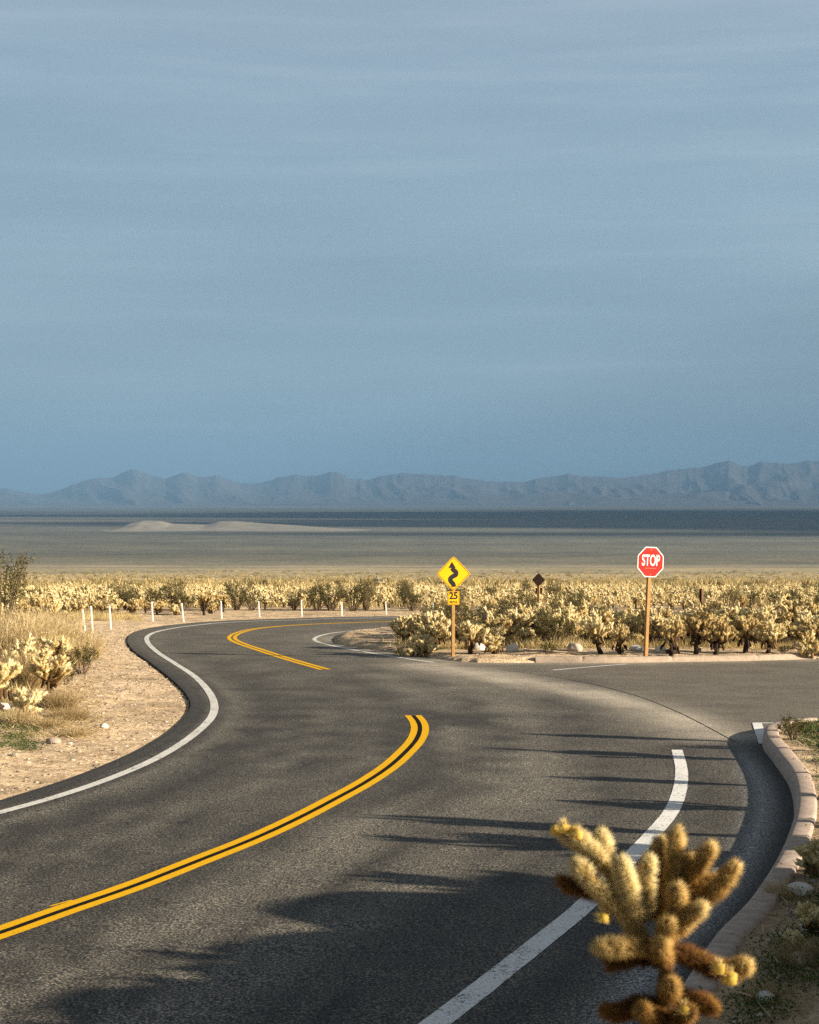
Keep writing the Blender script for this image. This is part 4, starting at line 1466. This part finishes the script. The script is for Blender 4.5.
for (k, p, sc, lab) in [(2, (792, 880), .6, 'dark brown dead clump behind the near kerb'), (3, (815, 958), .4, 'dry twiggy clump at the right edge of the bank'),
                        (2, (770, 985), .5, 'low dry clump at the lower right beyond the large cholla')]:
    x, y = at(*p, .3)
    put_tuft(k, x, y, lab, sc, 'dry clumps on the near bank', 'dry_grass_clump', 'grass clump', sc * .7)

# ------------------------------------------------------------------ unseen plants and boulders added up the right bank to shade the road
SUN_EL, SUN_AZ = 18.0, 109.0       # azimuth clockwise from the viewing axis
se, sa = R(SUN_EL), R(SUN_AZ)
SUN = Vector((math.sin(sa) * math.cos(se), math.cos(sa) * math.cos(se), math.sin(se)))
hx, hy = math.sin(sa), math.cos(sa)
k_ = 0
for (tp, L, sxy, kk, lab) in [((500, 732.5), 6.9, .5, 5, 'slim cholla farthest up the right bank'), ((478, 749.5), 6.4, .5, 2, 'slim tall cholla second along the right bank'),
                          ((525, 775), 5.6, .45, 5, 'slim short cholla third along the right bank'), ((523, 797), 5.6, .55, 2, 'slim cholla fourth along the right bank'),
                          ((345, 814.5), 8.4, .6, 5, 'tall cholla fifth along the right bank'), ((380, 834), 7.9, .75, 2, 'tall thick cholla sixth along the right bank'), ((470, 845), 6.2, .9, 0, 'broad cholla seventh along the right bank')]:
    tx, ty = at(*tp)
    x, y = tx + hx * L, ty + hy * L
    g0 = gz(x, y); H = float(zp(ty)) + L * math.tan(se) - g0
    h0 = protos[kk][2]
    put_cholla(kk, x, y, lab + ', unseen, placed for its shadow', 'chollas up the right bank', max(H, .5) / h0, sxy=sxy * 1.35 / max(H / h0, .6))
def caster(tp, L, r, lab, shape):  # added unseen boulder, sized so its shadow reaches the given spot
    tx, ty = at(*tp)
    x, y = tx + hx * L, ty + hy * L - r * .4
    zt = float(zp(ty)) + L * math.tan(se)
    o = put_rock(shape, x, y, r, lab + ', unseen, placed for its shadow', 'unseen boulders added to shade the road', 'boulder', 'boulder')
    g0 = gz(x, y)
    zm = max(v.co.z for v in o.data.vertices); H = max(zt - g0, .6)
    o.scale = (r * 1.25, r * 1.25, H * .85 / zm); o.location.z = g0 + H * .15


for i, (tp, L, r, lab) in enumerate([
        ((112, 985), 8.0, 1.0, 'weathered granite boulder lowest on the right bank'), ((205, 932), 7.8, 1.1, 'weathered granite boulder second up the right bank'),
        ((305, 896), 7.6, 1.1, 'weathered granite boulder third up the right bank'), ((430, 887), 6.9, 1.1, 'weathered granite boulder fourth up the right bank'),
        ((130, 1020), 8.6, 1.4, 'broad granite boulder beside the lowest one on the right bank'), ((270, 948), 6.9, 1.4, 'broad granite boulder in the middle of the right bank boulders'),
        ((200, 985), 7.4, 1.4, 'low broad granite boulder nearest the kerb on the right bank'), ((420, 1010), 6.3, 1.5, 'squat granite boulder by the near end of the kerb')]):
    caster(tp, L, r, lab, i % 2)
for i, (tp, L, sxy, kk, lab) in enumerate([((72, 984), 8.2, 1.0, 0, 'cholla among the lowest boulders of the right bank'), ((150, 948), 8.3, 1.0, 1, 'cholla before the second boulder of the right bank'),
        ((235, 912), 8.1, 1.1, 2, 'cholla before the third boulder of the right bank'), ((330, 886), 7.9, 1.1, 4, 'cholla behind the third boulder of the right bank'),
        ((420, 882), 7.6, 1.1, 0, 'cholla before the fourth boulder of the right bank'), ((520, 880), 7.0, 1.1, 3, 'cholla at the top end of the right bank boulders'), ((40, 1018), 9.0, 1.0, 5, 'cholla beyond the broad lowest boulder')]):
    tx, ty = at(*tp)
    x, y = tx + hx * L, ty + hy * L
    H = float(zp(ty)) + L * math.tan(se) - gz(x, y)
    put_cholla(kk, x, y, lab + ', unseen, placed for its shadow', 'unseen chollas added to shade the road', max(H, .5) / protos[kk][2], sxy=sxy * 1.0)
put_bush(2, 2.75, 3.15, 'unseen creosote bush added up the near right bank to shade the near cholla', None, 1.15)  # added out of view to throw shade on the near cholla

# ------------------------------------------------------------------ signs
def text_mesh(body, size, mat, parent, name, loc, sx=1.0, bold=.0, rot=(PI / 2, 0, 0), ext=.0015):
    cu = bpy.data.curves.new(name, 'FONT')
    cu.body = body; cu.size = size; cu.align_x = 'CENTER'; cu.align_y = 'CENTER'
    cu.offset = bold; cu.extrude = ext
    tmp = bpy.data.objects.new(name, cu)
    C.objects.link(tmp)
    bpy.context.view_layer.update()
    me = bpy.data.meshes.new_from_object(tmp.evaluated_get(bpy.context.evaluated_depsgraph_get()))
    C.objects.unlink(tmp); bpy.data.objects.remove(tmp)
    me.materials.clear(); me.materials.append(mat)
    o = bpy.data.objects.new(name, me); C.objects.link(o)
    o.parent = parent; o.location = loc; o.rotation_euler = rot; o.scale = (sx, 1, 1)
    return o


def plate(poly, y0, y1):
    """flat plate in the xz plane between y0 (front) and y1 (back); poly is counter-clockwise seen from -y"""
    n = len(poly)
    g = G()
    c = np.mean(np.array(poly), axis=0)
    for y, f in ((y0, 1), (y1, -1)):
        V = [(p[0], y, p[1]) for p in poly] + [(c[0], y, c[1])]
        T = [(i, (i + 1) % n, n) if f > 0 else ((i + 1) % n, i, n) for i in range(n)]
        g.add(V, T)
    V = [(p[0], y0, p[1]) for p in poly] + [(p[0], y1, p[1]) for p in poly]
    T = []
    for i in range(n):
        j = (i + 1) % n
        T += [(i, i + n, j), (j, i + n, j + n)]
    g.add(V, T)
    return g


def frame(outer, inner, y0, y1):
    n = len(outer); g = G()
    V = [(p[0], y0, p[1]) for p in outer] + [(p[0], y0, p[1]) for p in inner] + [(p[0], y1, p[1]) for p in outer] + [(p[0], y1, p[1]) for p in inner]
    T = []
    for i in range(n):
        j = (i + 1) % n
        for a, b, c, d in ((i, j, j + n, i + n), (i + n, j + n, j + 3 * n, i + 3 * n), (j, i, i + 2 * n, j + 2 * n)):
            T += [(a, b, c), (a, c, d)]
    g.add(V, T)
    return g


def ngon(n, r, ph=0.):
    return [(r * math.cos(ph + 2 * PI * i / n), r * math.sin(ph + 2 * PI * i / n)) for i in range(n)]


def round_poly(poly, rad, seg=5):
    out = []; n = len(poly)
    for i in range(n):
        p0 = np.array(poly[i - 1]); p = np.array(poly[i]); p1 = np.array(poly[(i + 1) % n])
        a = (p0 - p) / np.linalg.norm(p0 - p); b = (p1 - p) / np.linalg.norm(p1 - p)
        A = p + a * rad; B = p + b * rad
        for k in range(seg + 1):
            t = k / seg
            out.append(tuple((1 - t) ** 2 * A + 2 * t * (1 - t) * p + t * t * B))
    return out


def post(parent, h, w, mat, name='post', lean=0.):
    g = G()
    g.box((0, 0, h / 2 - .2), (w, w, h + .4), bev=.006)
    o = g.build(name, mat, parent, False)
    return o


def bolts(parent, pts, y):
    for (bx, bz) in pts:
        g = G().tube([(bx, y, bz), (bx, y - .008, bz)], [.012, .010], 8)
        g.build('bolt', M['metal'], parent)


# stop sign
bx, by = at(645.5, 656, .15)
bz_ = gz(bx, by)
Yd = by
pc = atp(650, 562, Yd)
sc_px = Yd / F
t = thing('stop_sign', 'red octagonal stop sign on a brown timber post at the junction', 'sign', (bx, by, bz_), R(22))
leanang = math.atan2((pc.x - bx), (pc.z - bz_))
t.rotation_euler = (0, leanang, R(24))
hz = (pc.z - bz_) / math.cos(leanang)
rr = 30.2 * sc_px / 2 / math.cos(PI / 8)
post(t, hz - rr * .55, .09, M['wood'])
oct_ = ngon(8, rr, PI / 8)
pl = plate(round_poly(oct_, .03, 3), -.062, -.058).build('sign_plate', M['signwhite'], t, False)
pl.location = (0, 0, hz)
rf = plate(round_poly(ngon(8, rr * .935, PI / 8), .025, 3), -.0655, -.0625).build('red_face', M['signred'], pl, False)
tx = text_mesh('STOP', .40, M['signwhite'], pl, 'lettering', (0, -.0675, .03), .57, .007)
tx.dimensions
# faint sticker line under the word
g = G()
for i in range(5):
    g.box((-.14 + i * .07, -.0672, -.165 + .004 * (i % 2)), (.05, .002, .016))
g.build('scuff_mark', mat_simple('faded_sticker', (.78, .12, .08), (.84, .22, .13), 30, .6, 0), pl, False)
bolts(pl, [(0, rr * .75), (0, -rr * .75)], -.066)

# winding road sign
bx, by = at(453, 655, .12)
bz_ = gz(bx, by)
t = thing('winding_road_sign', 'yellow diamond winding road sign with 25 speed plaque on a timber post', 'sign', (bx, by, bz_), R(14))
pc = atp(453, 573.6, by); hz = pc.z - bz_
rr = 35.5 * (by / F) / 2
post(t, hz + rr * .5, .085, M['wood'])
dia = [(rr, 0), (0, rr), (-rr, 0), (0, -rr)]
pl = plate(round_poly(dia, .07, 5), -.058, -.054).build('sign_plate', M['signyellow'], t, False)
pl.location = (0, 0, hz)
frame(round_poly([(p[0] * .955, p[1] * .955) for p in dia], .055, 5), round_poly([(p[0] * .915, p[1] * .915) for p in dia], .05, 5), -.060, -.0575).build('border', M['signblack'], pl, False)
# the winding arrow: thick polyline and head
ar_px = [(383, 490), (378, 455), (340, 410), (335, 380), (372, 345), (412, 325), (415, 290), (380, 260), (360, 230)]
cpx = (381, 310)
k_s = 1 / 13.65 * (by / F)
cl = smooth(catmull([((a - cpx[0]) * k_s * 1.02, -(b - cpx[1]) * k_s) for a, b in ar_px], .01), 3)
tt = np.gradient(cl, axis=0); tt /= np.linalg.norm(tt, axis=1)[:, None]
nn = np.stack([-tt[:, 1], tt[:, 0]], 1)
w = .062
g = G()
L_ = cl + nn * w; R_ = cl - nn * w
P = np.stack([np.column_stack([L_[:, 0], np.full(len(cl), -.0605), L_[:, 1]]), np.column_stack([R_[:, 0], np.full(len(cl), -.0605), R_[:, 1]])], 1)
g.quadgrid(P)
hd = [((a - cpx[0]) * k_s * 1.02, -(b - cpx[1]) * k_s) for a, b in ((358, 145), (308, 232), (412, 232))]
g.add([(p[0], -.0608, p[1]) for p in hd], [(0, 1, 2)])
g.build('arrow', M['signblack'], pl, False)
bolts(pl, [(0, rr * .8), (0, -rr * .8)], -.0605)
pq = atp(453, 598, by)
pw, ph = 12.2 * by / F, 13.4 * by / F
sq = [(pw / 2, ph / 2), (-pw / 2, ph / 2), (-pw / 2, -ph / 2), (pw / 2, -ph / 2)]
p2 = plate(round_poly(sq, .02, 4), -.058, -.054).build('speed_plaque', M['signyellow'], t, False)
p2.location = (0, 0, pq.z - bz_)
frame(round_poly([(p[0] * .94, p[1] * .94) for p in sq], .016, 4), round_poly([(p[0] * .88, p[1] * .88) for p in sq], .012, 4), -.060, -.0575).build('border', M['signblack'], p2, False)
text_mesh('25', .25, M['signblack'], p2, 'lettering', (0, -.0605, .055), .95, .008)
text_mesh('M.P.H.', .085, M['signblack'], p2, 'lettering', (0, -.0605, -.105), .95, .003)

# brown backs of signs facing the other way
Y = 77.0
tp = atp(538.5, 580, Y)
g0 = gz(tp.x, Y)
t = thing('diamond_sign', 'brown back of a small diamond sign beyond the cholla field', 'sign', (tp.x, Y, g0), R(-20))
hz = tp.z - g0
post(t, hz + .1, .10, M['wood'])
rr = 14 * Y / F / 2
pl = plate(round_poly([(rr * .92, 0), (0, rr), (-rr * .92, 0), (0, -rr)], .05, 4), .053, .057).build('sign_plate', M['signback'], t, False)
pl.location = (0, 0, hz)
fb = plate(round_poly([(rr * .92, 0), (0, rr), (-rr * .92, 0), (0, -rr)], .05, 4), -.058, -.054).build('sign_back', M['signback'], t, False)
fb.location = (0, 0, hz)
p2 = plate(round_poly([(.16, .14), (-.16, .14), (-.16, -.14), (.16, -.14)], .02, 4), .053, .057).build('speed_plaque', M['signback'], t, False)
p2.location = (0, 0, atp(538.5, 591, Y).z - g0)
Y = 77.2
tp = atp(701.5, 588, Y); g0 = gz(tp.x, Y)
t = thing('roadside_sign', 'narrow dark brown sign seen edge-on above the chollas right of the stop sign', 'sign', (tp.x, Y, g0), R(72))
hz = tp.z - g0
post(t, hz - .05, .09, M['wooddark'])
pl = plate(round_poly([(.3, .3), (-.3, .3), (-.3, -.3), (.3, -.3)], .03, 4), -.052, -.048).build('sign_plate', M['signback'], t, False)
pl.location = (0, 0, hz - .32)
pl = plate(round_poly([(.3, .3), (-.3, .3), (-.3, -.3), (.3, -.3)], .03, 4), .048, .052).build('sign_back', M['signback'], t, False)
pl.location = (0, 0, hz - .32)

# ------------------------------------------------------------------ white marker posts round the outside of the bend
mp = [((85.5, 638.5), (82.5, 609.7)), ((92.7, 635.5), (90.9, 606)), ((111, 630.9), (109.4, 605.7)), ((153, 623.9), (151.6, 601.7)), ((183.6, 622.2), (181.7, 603)),
      ((221.8, 619.4), (221, 601)), ((259.6, 617.9), (258.5, 601)), ((302, 616.8), (301.3, 599.8)), ((342, 616), (341.7, 602)), ((386.4, 615.4), (385.5, 601.6)), ((433.5, 615), (432.8, 602))]
ordn = ['leftmost', 'second', 'third', 'fourth', 'fifth', 'sixth', 'seventh', 'eighth', 'ninth', 'tenth', 'eleventh']
gmp = None
for i, (b, tpx) in enumerate(mp):
    x, y = at(*b, -.05)
    q = np.array([[x, y]])
    d, sgi = seg_dist(q, ROADLOOP)
    if inside(q, ROADPOLY)[0] or d[0] < .5:      # keep them on the verge
        y += .6 + (d[0] if inside(q, ROADPOLY)[0] else 0)
    z0 = gz(x, y)
    tp = atp(*tpx, y)
    L = math.hypot(tp.x - x, tp.z - z0)
    ang = math.atan2(tp.x - x, tp.z - z0)
    if i == 0:
        t = thing('marker_post', '', 'marker post')
        G().box((0, 0, .40), (.058, .05, 1.2), bev=.008).build('stake', M['postwhite'], t, False)
        G().box((0, -.032, .88), (.042, .004, .10)).build('reflector', mat_simple('reflector', (.62, .62, .6), (.7, .7, .68), 8, .4, 0), t, False)
        gmp = t
    else:
        t = dup(gmp, (0, 0, 0))
    t.location = (x, y, z0); t.rotation_euler = (0, ang, R(4 * (i % 3)))
    t.scale = (1, 1, L)
    t['label'] = ('leftmost white marker post on the sand at the outside of the bend' if i == 0 else
                  f'white marker post, {ordn[i]} from the left along the outside of the bend')
    t['group'] = 'white marker posts along the bend'

# ------------------------------------------------------------------ far white car, mostly hidden by scrub
Y = 330.0
tp = atp(377.5, 588, Y)
g0 = gz(tp.x, Y)
zb = max(g0, tp.z - .9)
t = thing('parked_car', 'white car far off on the slope beyond the bend', 'car', (tp.x, Y, g0), R(75))
g = G(); g.box((0, 0, .62), (4.4, 1.75, .62), bev=.12); g.build('body', M['carwhite'], t, True)
P = np.array([[(-1.5, s * .8, .92), (-1.1, s * .66, 1.45), (.6, s * .66, 1.45), (1.3, s * .8, .92)] for s in (-1, 1)])
g = G().quadgrid(P.transpose(1, 0, 2)); 
for s in (0, 1): g.add(P[s], [(0, 1, 2), (0, 2, 3)])
g.build('windows', M['glass'], t, False)
G().box((-.25, 0, 1.46), (1.75, 1.32, .04), bev=.01).build('roof', M['carwhite'], t, True)
for a in (-1.35, 1.35):
    for s in (-1, 1):
        w_ = G().tube([(a, s * .72, .32), (a, s * .92, .32)], [.32, .32], 18).build('wheel', M['rubber'], t)
        G().tube([(a, s * .921, .32), (a, s * .93, .32)], [.2, .19], 14).build('rim', M['metal'], w_)
for s in (-1, 1):
    G().box((2.2, s * .6, .68), (.04, .35, .15), bev=.01).build('headlight', M['lamp'], t)

# ------------------------------------------------------------------ the cholla close to the camera
def hero():
    rnd = np.random.default_rng(77)
    YD = 4.0
    base_px = (520 + 400 / 2.74, 1024)
    tx = atp(*base_px, YD)
    g0 = gz(tx.x, YD)
    t = thing('cholla_cactus', 'large fuzzy golden cholla close to the camera at the lower right', 'cactus', (tx.x, YD, g0))
    org = Vector((tx.x, YD, g0))

    def P(cx, cy, dy=0.):
        return np.array(atp(520 + cx / 2.74, 800 + cy / 2.74, YD + dy) - org)

    def arm(chain, r, tone, nsp=None, tips=0, name='arm', L=.0205, parent=t):
        pts = smooth(catmull(chain, .006), 4) if len(chain) > 2 else np.array([chain[0] + (chain[1] - chain[0]) * k for k in np.linspace(0, 1, 24)])
        n = len(pts)
        s = np.linspace(0, 1, n)
        prof = (1 + .07 * np.sin(s * 8 + rnd.random() * 6)) * np.minimum(1, .72 + s * 1.2) * np.sqrt(np.clip(1 - ((s - .86) / .145).clip(0, 1) ** 2, .02, 1))
        g = G()
        # bumpy tubercled core
        d = np.gradient(pts, axis=0); d /= np.linalg.norm(d, axis=1)[:, None]
        m = 14
        rows = []
        a = np.cross(d, np.array((.3, .8, .2))); a /= np.linalg.norm(a, axis=1)[:, None]; b = np.cross(d, a)
        for i in range(n):
            th = np.arange(m) * 2 * PI / m
            bumpv = 1 + .04 * np.sin(th * 7 + i * .95)
            rr_ = r * .66 * prof[i] * bumpv
            rows.append(pts[i] + (np.cos(th) * rr_)[:, None] * a[i] + (np.sin(th) * rr_)[:, None] * b[i])
        g.quadgrid(np.array(rows), True, tone * .6, 0)
        g.add(np.vstack([rows[-1], pts[-1][None] + d[-1] * r * .1]), [(j, (j + 1) % m, m) for j in range(m)], tone * .6, 0)
        ln = np.linalg.norm(np.diff(pts, axis=0), axis=1).sum()
        nsp = nsp or int(ln * r * 2.6e6 * .55 * 1.0)
        nsp = int(min(max(nsp * 1.25, 900), 7000))
        # spines in clusters (areoles)
        nar = nsp // 14
        ta = rnd.random(nar) ** .9; tha = rnd.random(nar) * 2 * PI
        ti = np.repeat(ta, 14) + rnd.normal(size=nar * 14) * .012; thi = np.repeat(tha, 14) + rnd.normal(size=nar * 14) * .13
        ti = np.clip(ti, 0, 1); k = np.clip((ti * (n - 1)).astype(int), 0, n - 1)
        fi = ti * (n - 1); k0 = np.clip(np.floor(fi).astype(int), 0, n - 2); w1 = (fi - k0)[:, None]
        lp_ = lambda q: q[k0] * (1 - w1) + q[k0 + 1] * w1
        rad = np.cos(thi)[:, None] * lp_(a) + np.sin(thi)[:, None] * lp_(b)
        over = np.clip((ti - .84) / .16, 0, 1)
        D = rad * (1 - over * .5)[:, None] + lp_(d) * (.3 + over * .6)[:, None] + rnd.normal(size=(len(k), 3)) * .42
        D /= np.linalg.norm(D, axis=1)[:, None]
        Pp = lp_(pts) + rad * (r * .62 * lp_(prof[:, None]))
        tn = np.clip(tone + (ti - .5) * .42 + rnd.normal(size=len(k)) * .15, 0, 1)
        g.needles(Pp, D, L * (.55 + .75 * rnd.random(len(k))), .00040, tn, rnd, 1)
        o = g.build(name, [M['core'], M['spine']], parent)
        for q in range(tips):
            e = pts[-1] + d[-1] * r * .45 + rnd.normal(size=3) * r * .25
            bg = G().capsule(e - d[-1] * .012, e + d[-1] * .012, .012, 10, .5 + .5 * rnd.random(), 0, .08, rnd)
            bg.build('bud', M['bud'], o)
        return o

    r = .0193
    # trunk down to the ground
    base = np.array((0.02, 0.02, -.05))
    node = P(400, 395)
    trk = [base, base + np.array((.01, 0, .35)), P(415, 700, .02), P(402, 560, .0), P(398, 470, 0), node]
    arm(trk, .03, .07, 9000, name='trunk', L=.02)
    A = [  # tone mixes age with painted sun upper left and shade on lower arms
        ([P(335, 395, .0), P(290, 310, -.02), P(215, 240, -.04), P(150, 170, -.06)], 1.12, .78, 0),
        ([P(300, 250, .05), P(215, 165, .04), P(165, 118, .02), P(108, 85, .0)], .85, .86, 1),
        ([P(235, 175, .03), P(190, 125, .0), P(150, 95, -.03)], .7, .92, 1),
        ([P(270, 235, .06), P(240, 170, .06), P(216, 88, .05)], 1.05, .88, 0),
        ([P(330, 330, -.02), P(300, 260, -.04), P(272, 160, -.05)], 1.2, .90, 0),
        ([P(350, 330, .01), P(345, 250, .0), P(352, 158, -.01)], .95, .88, 0),
        ([P(380, 330, .05), P(385, 220, .06), P(382, 108, .06)], .95, .52, 0),
        ([P(395, 340, .0), P(415, 220, .01), P(430, 82, .02)], .9, .5, 0),
        ([P(400, 360, -.03), P(430, 290, -.05), P(428, 235, -.07)], 1.0, .48, 0),
        ([P(430, 320, .03), P(455, 235, .02), P(462, 155, .02)], .85, .46, 0),
        ([P(455, 240, .0), P(490, 185, -.01), P(522, 125, -.02)], .85, .45, 0),
        ([P(440, 340, .01), P(500, 275, .0), P(545, 240, -.01), P(592, 178, -.02)], .95, .45, 0),
        ([P(470, 290, .06), P(490, 240, .07), P(535, 215, .08)], .9, .32, 0),
        ([P(415, 370, -.02), P(455, 330, -.05), P(500, 292, -.08)], .95, .58, 0),
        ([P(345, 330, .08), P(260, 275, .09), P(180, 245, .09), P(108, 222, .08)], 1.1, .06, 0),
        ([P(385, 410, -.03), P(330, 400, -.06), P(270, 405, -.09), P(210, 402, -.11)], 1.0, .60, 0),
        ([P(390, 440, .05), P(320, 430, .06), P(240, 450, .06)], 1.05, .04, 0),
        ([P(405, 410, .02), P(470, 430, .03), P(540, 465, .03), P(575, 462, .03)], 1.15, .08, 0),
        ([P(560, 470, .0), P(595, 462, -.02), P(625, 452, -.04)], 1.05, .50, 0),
        ([P(400, 390, -.03), P(400, 360, -.06), P(404, 330, -.09)], .95, .42, 0),
        ([P(395, 440, -.03), P(385, 410, -.07), P(388, 385, -.10)], 1.0, .44, 0),
        ([P(402, 540, -.02), P(412, 520, -.07), P(416, 505, -.11)], 1.05, .36, 0),
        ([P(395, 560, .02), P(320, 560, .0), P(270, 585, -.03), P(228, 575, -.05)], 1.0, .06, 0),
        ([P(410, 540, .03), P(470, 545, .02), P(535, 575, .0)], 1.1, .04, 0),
        ([P(400, 600, -.02), P(350, 590, -.07), P(330, 570, -.1)], 1.0, .24, 0),
        ([P(405, 620, -.02), P(450, 590, -.08), P(470, 575, -.1)], .9, .22, 0),
    ]
    for ch, k, tone, tips in A:
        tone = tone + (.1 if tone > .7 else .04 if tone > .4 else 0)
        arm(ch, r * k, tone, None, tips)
    # lower arms below the frame
    for i in range(9):
        a = i * 2.4; z = .35 + .5 * rnd.random()
        p = np.array((0.03, .02, z)); dd = np.array((math.cos(a), math.sin(a), .15))
        arm([p, p + dd * .15, p + dd * .27 + np.array((0, 0, .06))], r, .2 + .2 * rnd.random(), 1200)
    # loose yellow fruits
    for (cx, cy, rr_, dy) in [(228, 320, .014, -.03), (575, 487, .017, -.05), (545, 462, .014, -.05), (120, 78, .012, -.03), (158, 96, .012, -.05), (450, 575, .012, -.1)]:
        c = P(cx, cy, dy)
        g = G().capsule(c - np.array((0, .2 * rr_, rr_ * .9)), c + np.array((0, -.2 * rr_, rr_ * .9)), rr_, 12, .4 + .5 * rnd.random(), 0, .05, rnd)
        fuzz(g, c - np.array((0, 0, rr_)), c + np.array((0, 0, rr_)), rr_, 160, .016, .0007, .8, rnd, 1)
        g.build('fruit', [M['bud'], M['spine']], t)


hero()

# ------------------------------------------------------------------ air
def haze_box():
    g = G()
    g.box((0, 11500, 510), (64000, 64000, 1160))
    m = bpy.data.materials.new('haze'); m.use_nodes = True
    nt = m.node_tree
    nt.nodes.remove(nt.nodes['Principled BSDF'])
    v = N(nt, 'ShaderNodeVolumePrincipled')
    v.inputs['Color'].default_value = (.235, .435, .70, 1)
    v.inputs['Density'].default_value = HAZE
    v.inputs['Anisotropy'].default_value = .05
    nt.links.new(v.outputs[0], nt.nodes['Material Output'].inputs['Volume'])
    o = g.build('haze', m, None, False)
    o['kind'] = 'stuff'; o['label'] = 'blue desert haze over the basin'; o['category'] = 'haze'


HAZE = 5.8e-5
haze_box()



def cloud_deck():
    """unseen high cloud added far to the right: its shadow lies over the far basin"""
    xs = np.arange(8500, 42000, 220.); ys = np.arange(-5200, 5200, 90.)
    X, Y = np.meshgrid(xs, ys)
    edge = np.minimum(np.minimum((X - 8500), (42000 - X)) / 3000, np.minimum((Y + 5200) / 4200, (5200 - Y) / 3400)).clip(0, 1)
    t = fbm(X / 2600, Y / 420, 88, 5) + .26 * np.clip((X - 20400) / 1500, -1, 1)
    th = (edge * 1.15 - .56 + (t - .5) * 2.0).clip(0, 1) * 110
    keep = th > 3
    bot = 7000 + (fbm(X / 2500, Y / 2500, 99, 3) - .5) * 160
    g = G()
    nr, nc = X.shape
    V = np.concatenate([np.stack([X, Y, bot - th * .15], 2).reshape(-1, 3), np.stack([X, Y, bot + th * .85 + 5], 2).reshape(-1, 3)])
    idx = np.arange(nr * nc).reshape(nr, nc)
    q = keep[:-1, :-1] & keep[1:, :-1] & keep[:-1, 1:] & keep[1:, 1:]
    a = idx[:-1, :-1][q]; b = idx[:-1, 1:][q]; c = idx[1:, 1:][q]; d = idx[1:, :-1][q]
    n = nr * nc
    T = np.concatenate([np.stack([a, c, b], 1), np.stack([a, d, c], 1), np.stack([a, b, c], 1) + n, np.stack([a, c, d], 1) + n])
    g.add(V, T)
    o = g.build('shade_clouds', mat_simple('cloud', (.85, .85, .86), (.9, .9, .9), .001, 1, 0, coord='geo'), None, True)
    o['kind'] = 'stuff'; o['label'] = 'unseen cloud deck added to shade the far basin'; o['category'] = 'cloud'


cloud_deck()  # cloud added out of view to shade the far plain

# ------------------------------------------------------------------ light
sun = bpy.data.lights.new('sun', 'SUN')
sun.energy = 5.0; sun.angle = R(.7); sun.color = (1.0, .875, .69)
so = bpy.data.objects.new('sun', sun); C.objects.link(so)
so.rotation_euler = SUN.to_track_quat('Z', 'Y').to_euler()
so.location = (30, -10, 20)

w = bpy.data.worlds.new('World'); bpy.context.scene.world = w; w.use_nodes = True
nt = w.node_tree
bg = nt.nodes['Background']; bg.inputs['Strength'].default_value = .1
sky = N(nt, 'ShaderNodeTexSky'); sky.sky_type = 'NISHITA'; sky.sun_disc = False
sky.sun_elevation = se; sky.sun_rotation = sa; sky.air_density = 1.2; sky.dust_density = 1.5
tc = N(nt, 'ShaderNodeTexCoord')
sep = N(nt, 'ShaderNodeSeparateXYZ'); nt.links.new(tc.outputs['Generated'], sep.inputs[0])
SKYK = 1.05
def sc_(c, k=1.0):
    return tuple(v * k * SKYK for v in c)
veil = ramp(nt, [(0.0, sc_((.66, 1.18, 1.60))), (.06, sc_((.92, 1.37, 1.78))), (.15, sc_((1.02, 1.43, 1.79))), (.29, sc_((1.13, 1.43, 1.74))), (.45, sc_((.74, .76, .80))), (.8, sc_((.52, .52, .53)))])
nt.links.new(sep.outputs['Z'], veil.inputs['Fac'])
mp_ = N(nt, 'ShaderNodeMapping'); mp_.inputs['Scale'].default_value = (1.6, 1.6, 13); mp_.inputs['Rotation'].default_value = (0, R(3), 0)
nt.links.new(tc.outputs['Generated'], mp_.inputs['Vector'])
nz = noise(nt, mp_.outputs['Vector'], 1.7, 6, .5)
str_ = ramp(nt, [(.32, (.88, .90, .93)), (.5, (1.0, 1.0, 1.0)), (.68, (1.17, 1.13, 1.09))])
nt.links.new(nz.outputs['Fac'], str_.inputs['Fac'])
mp2 = N(nt, 'ShaderNodeMapping'); mp2.inputs['Scale'].default_value = (2.6, 2.6, 42); mp2.inputs['Rotation'].default_value = (0, R(-4), 0); mp2.inputs['Location'].default_value = (3.1, 1.7, .4)
nt.links.new(tc.outputs['Generated'], mp2.inputs['Vector'])
nz2 = noise(nt, mp2.outputs['Vector'], 1.3, 7, .6)
st2 = ramp(nt, [(.35, (.95, .955, .96)), (.52, (1.0, 1.0, 1.0)), (.70, (1.17, 1.13, 1.09))])
nt.links.new(nz2.outputs['Fac'], st2.inputs['Fac'])
vc = mix(nt, 1.0, veil.outputs['Color'], str_.outputs['Color'], 'MULTIPLY')
vc = mix(nt, 1.0, vc, st2.outputs['Color'], 'MULTIPLY')
full = mix(nt, .9, sky.outputs['Color'], vc)
nt.links.new(full, bg.inputs['Color'])

# ------------------------------------------------------------------ camera and render
cam = bpy.data.cameras.new('camera'); co = bpy.data.objects.new('camera', cam); C.objects.link(co)
cam.sensor_fit = 'VERTICAL'; cam.sensor_height = 36; cam.lens = F / 1024 * 36
cam.clip_start = .1; cam.clip_end = 80000
co.location = (0, 0, HC); co.rotation_euler = (PI / 2 - PITCH, 0, 0)
cam.dof.use_dof = True; cam.dof.focus_distance = 40; cam.dof.aperture_fstop = cam.lens / 5.6
sc = bpy.context.scene
sc.camera = co
sc.view_settings.view_transform = 'Standard'
try:
    sc.view_settings.look = 'None'
except Exception:
    pass
sc.view_settings.gamma = 1; sc.view_settings.use_curve_mapping = False
sc.view_settings.exposure = 1.42
sc.render.engine = 'CYCLES'
sc.cycles.use_denoising = False
sc.cycles.max_bounces = 6; sc.cycles.diffuse_bounces = 3; sc.cycles.volume_bounces = 0; sc.cycles.transmission_bounces = 3
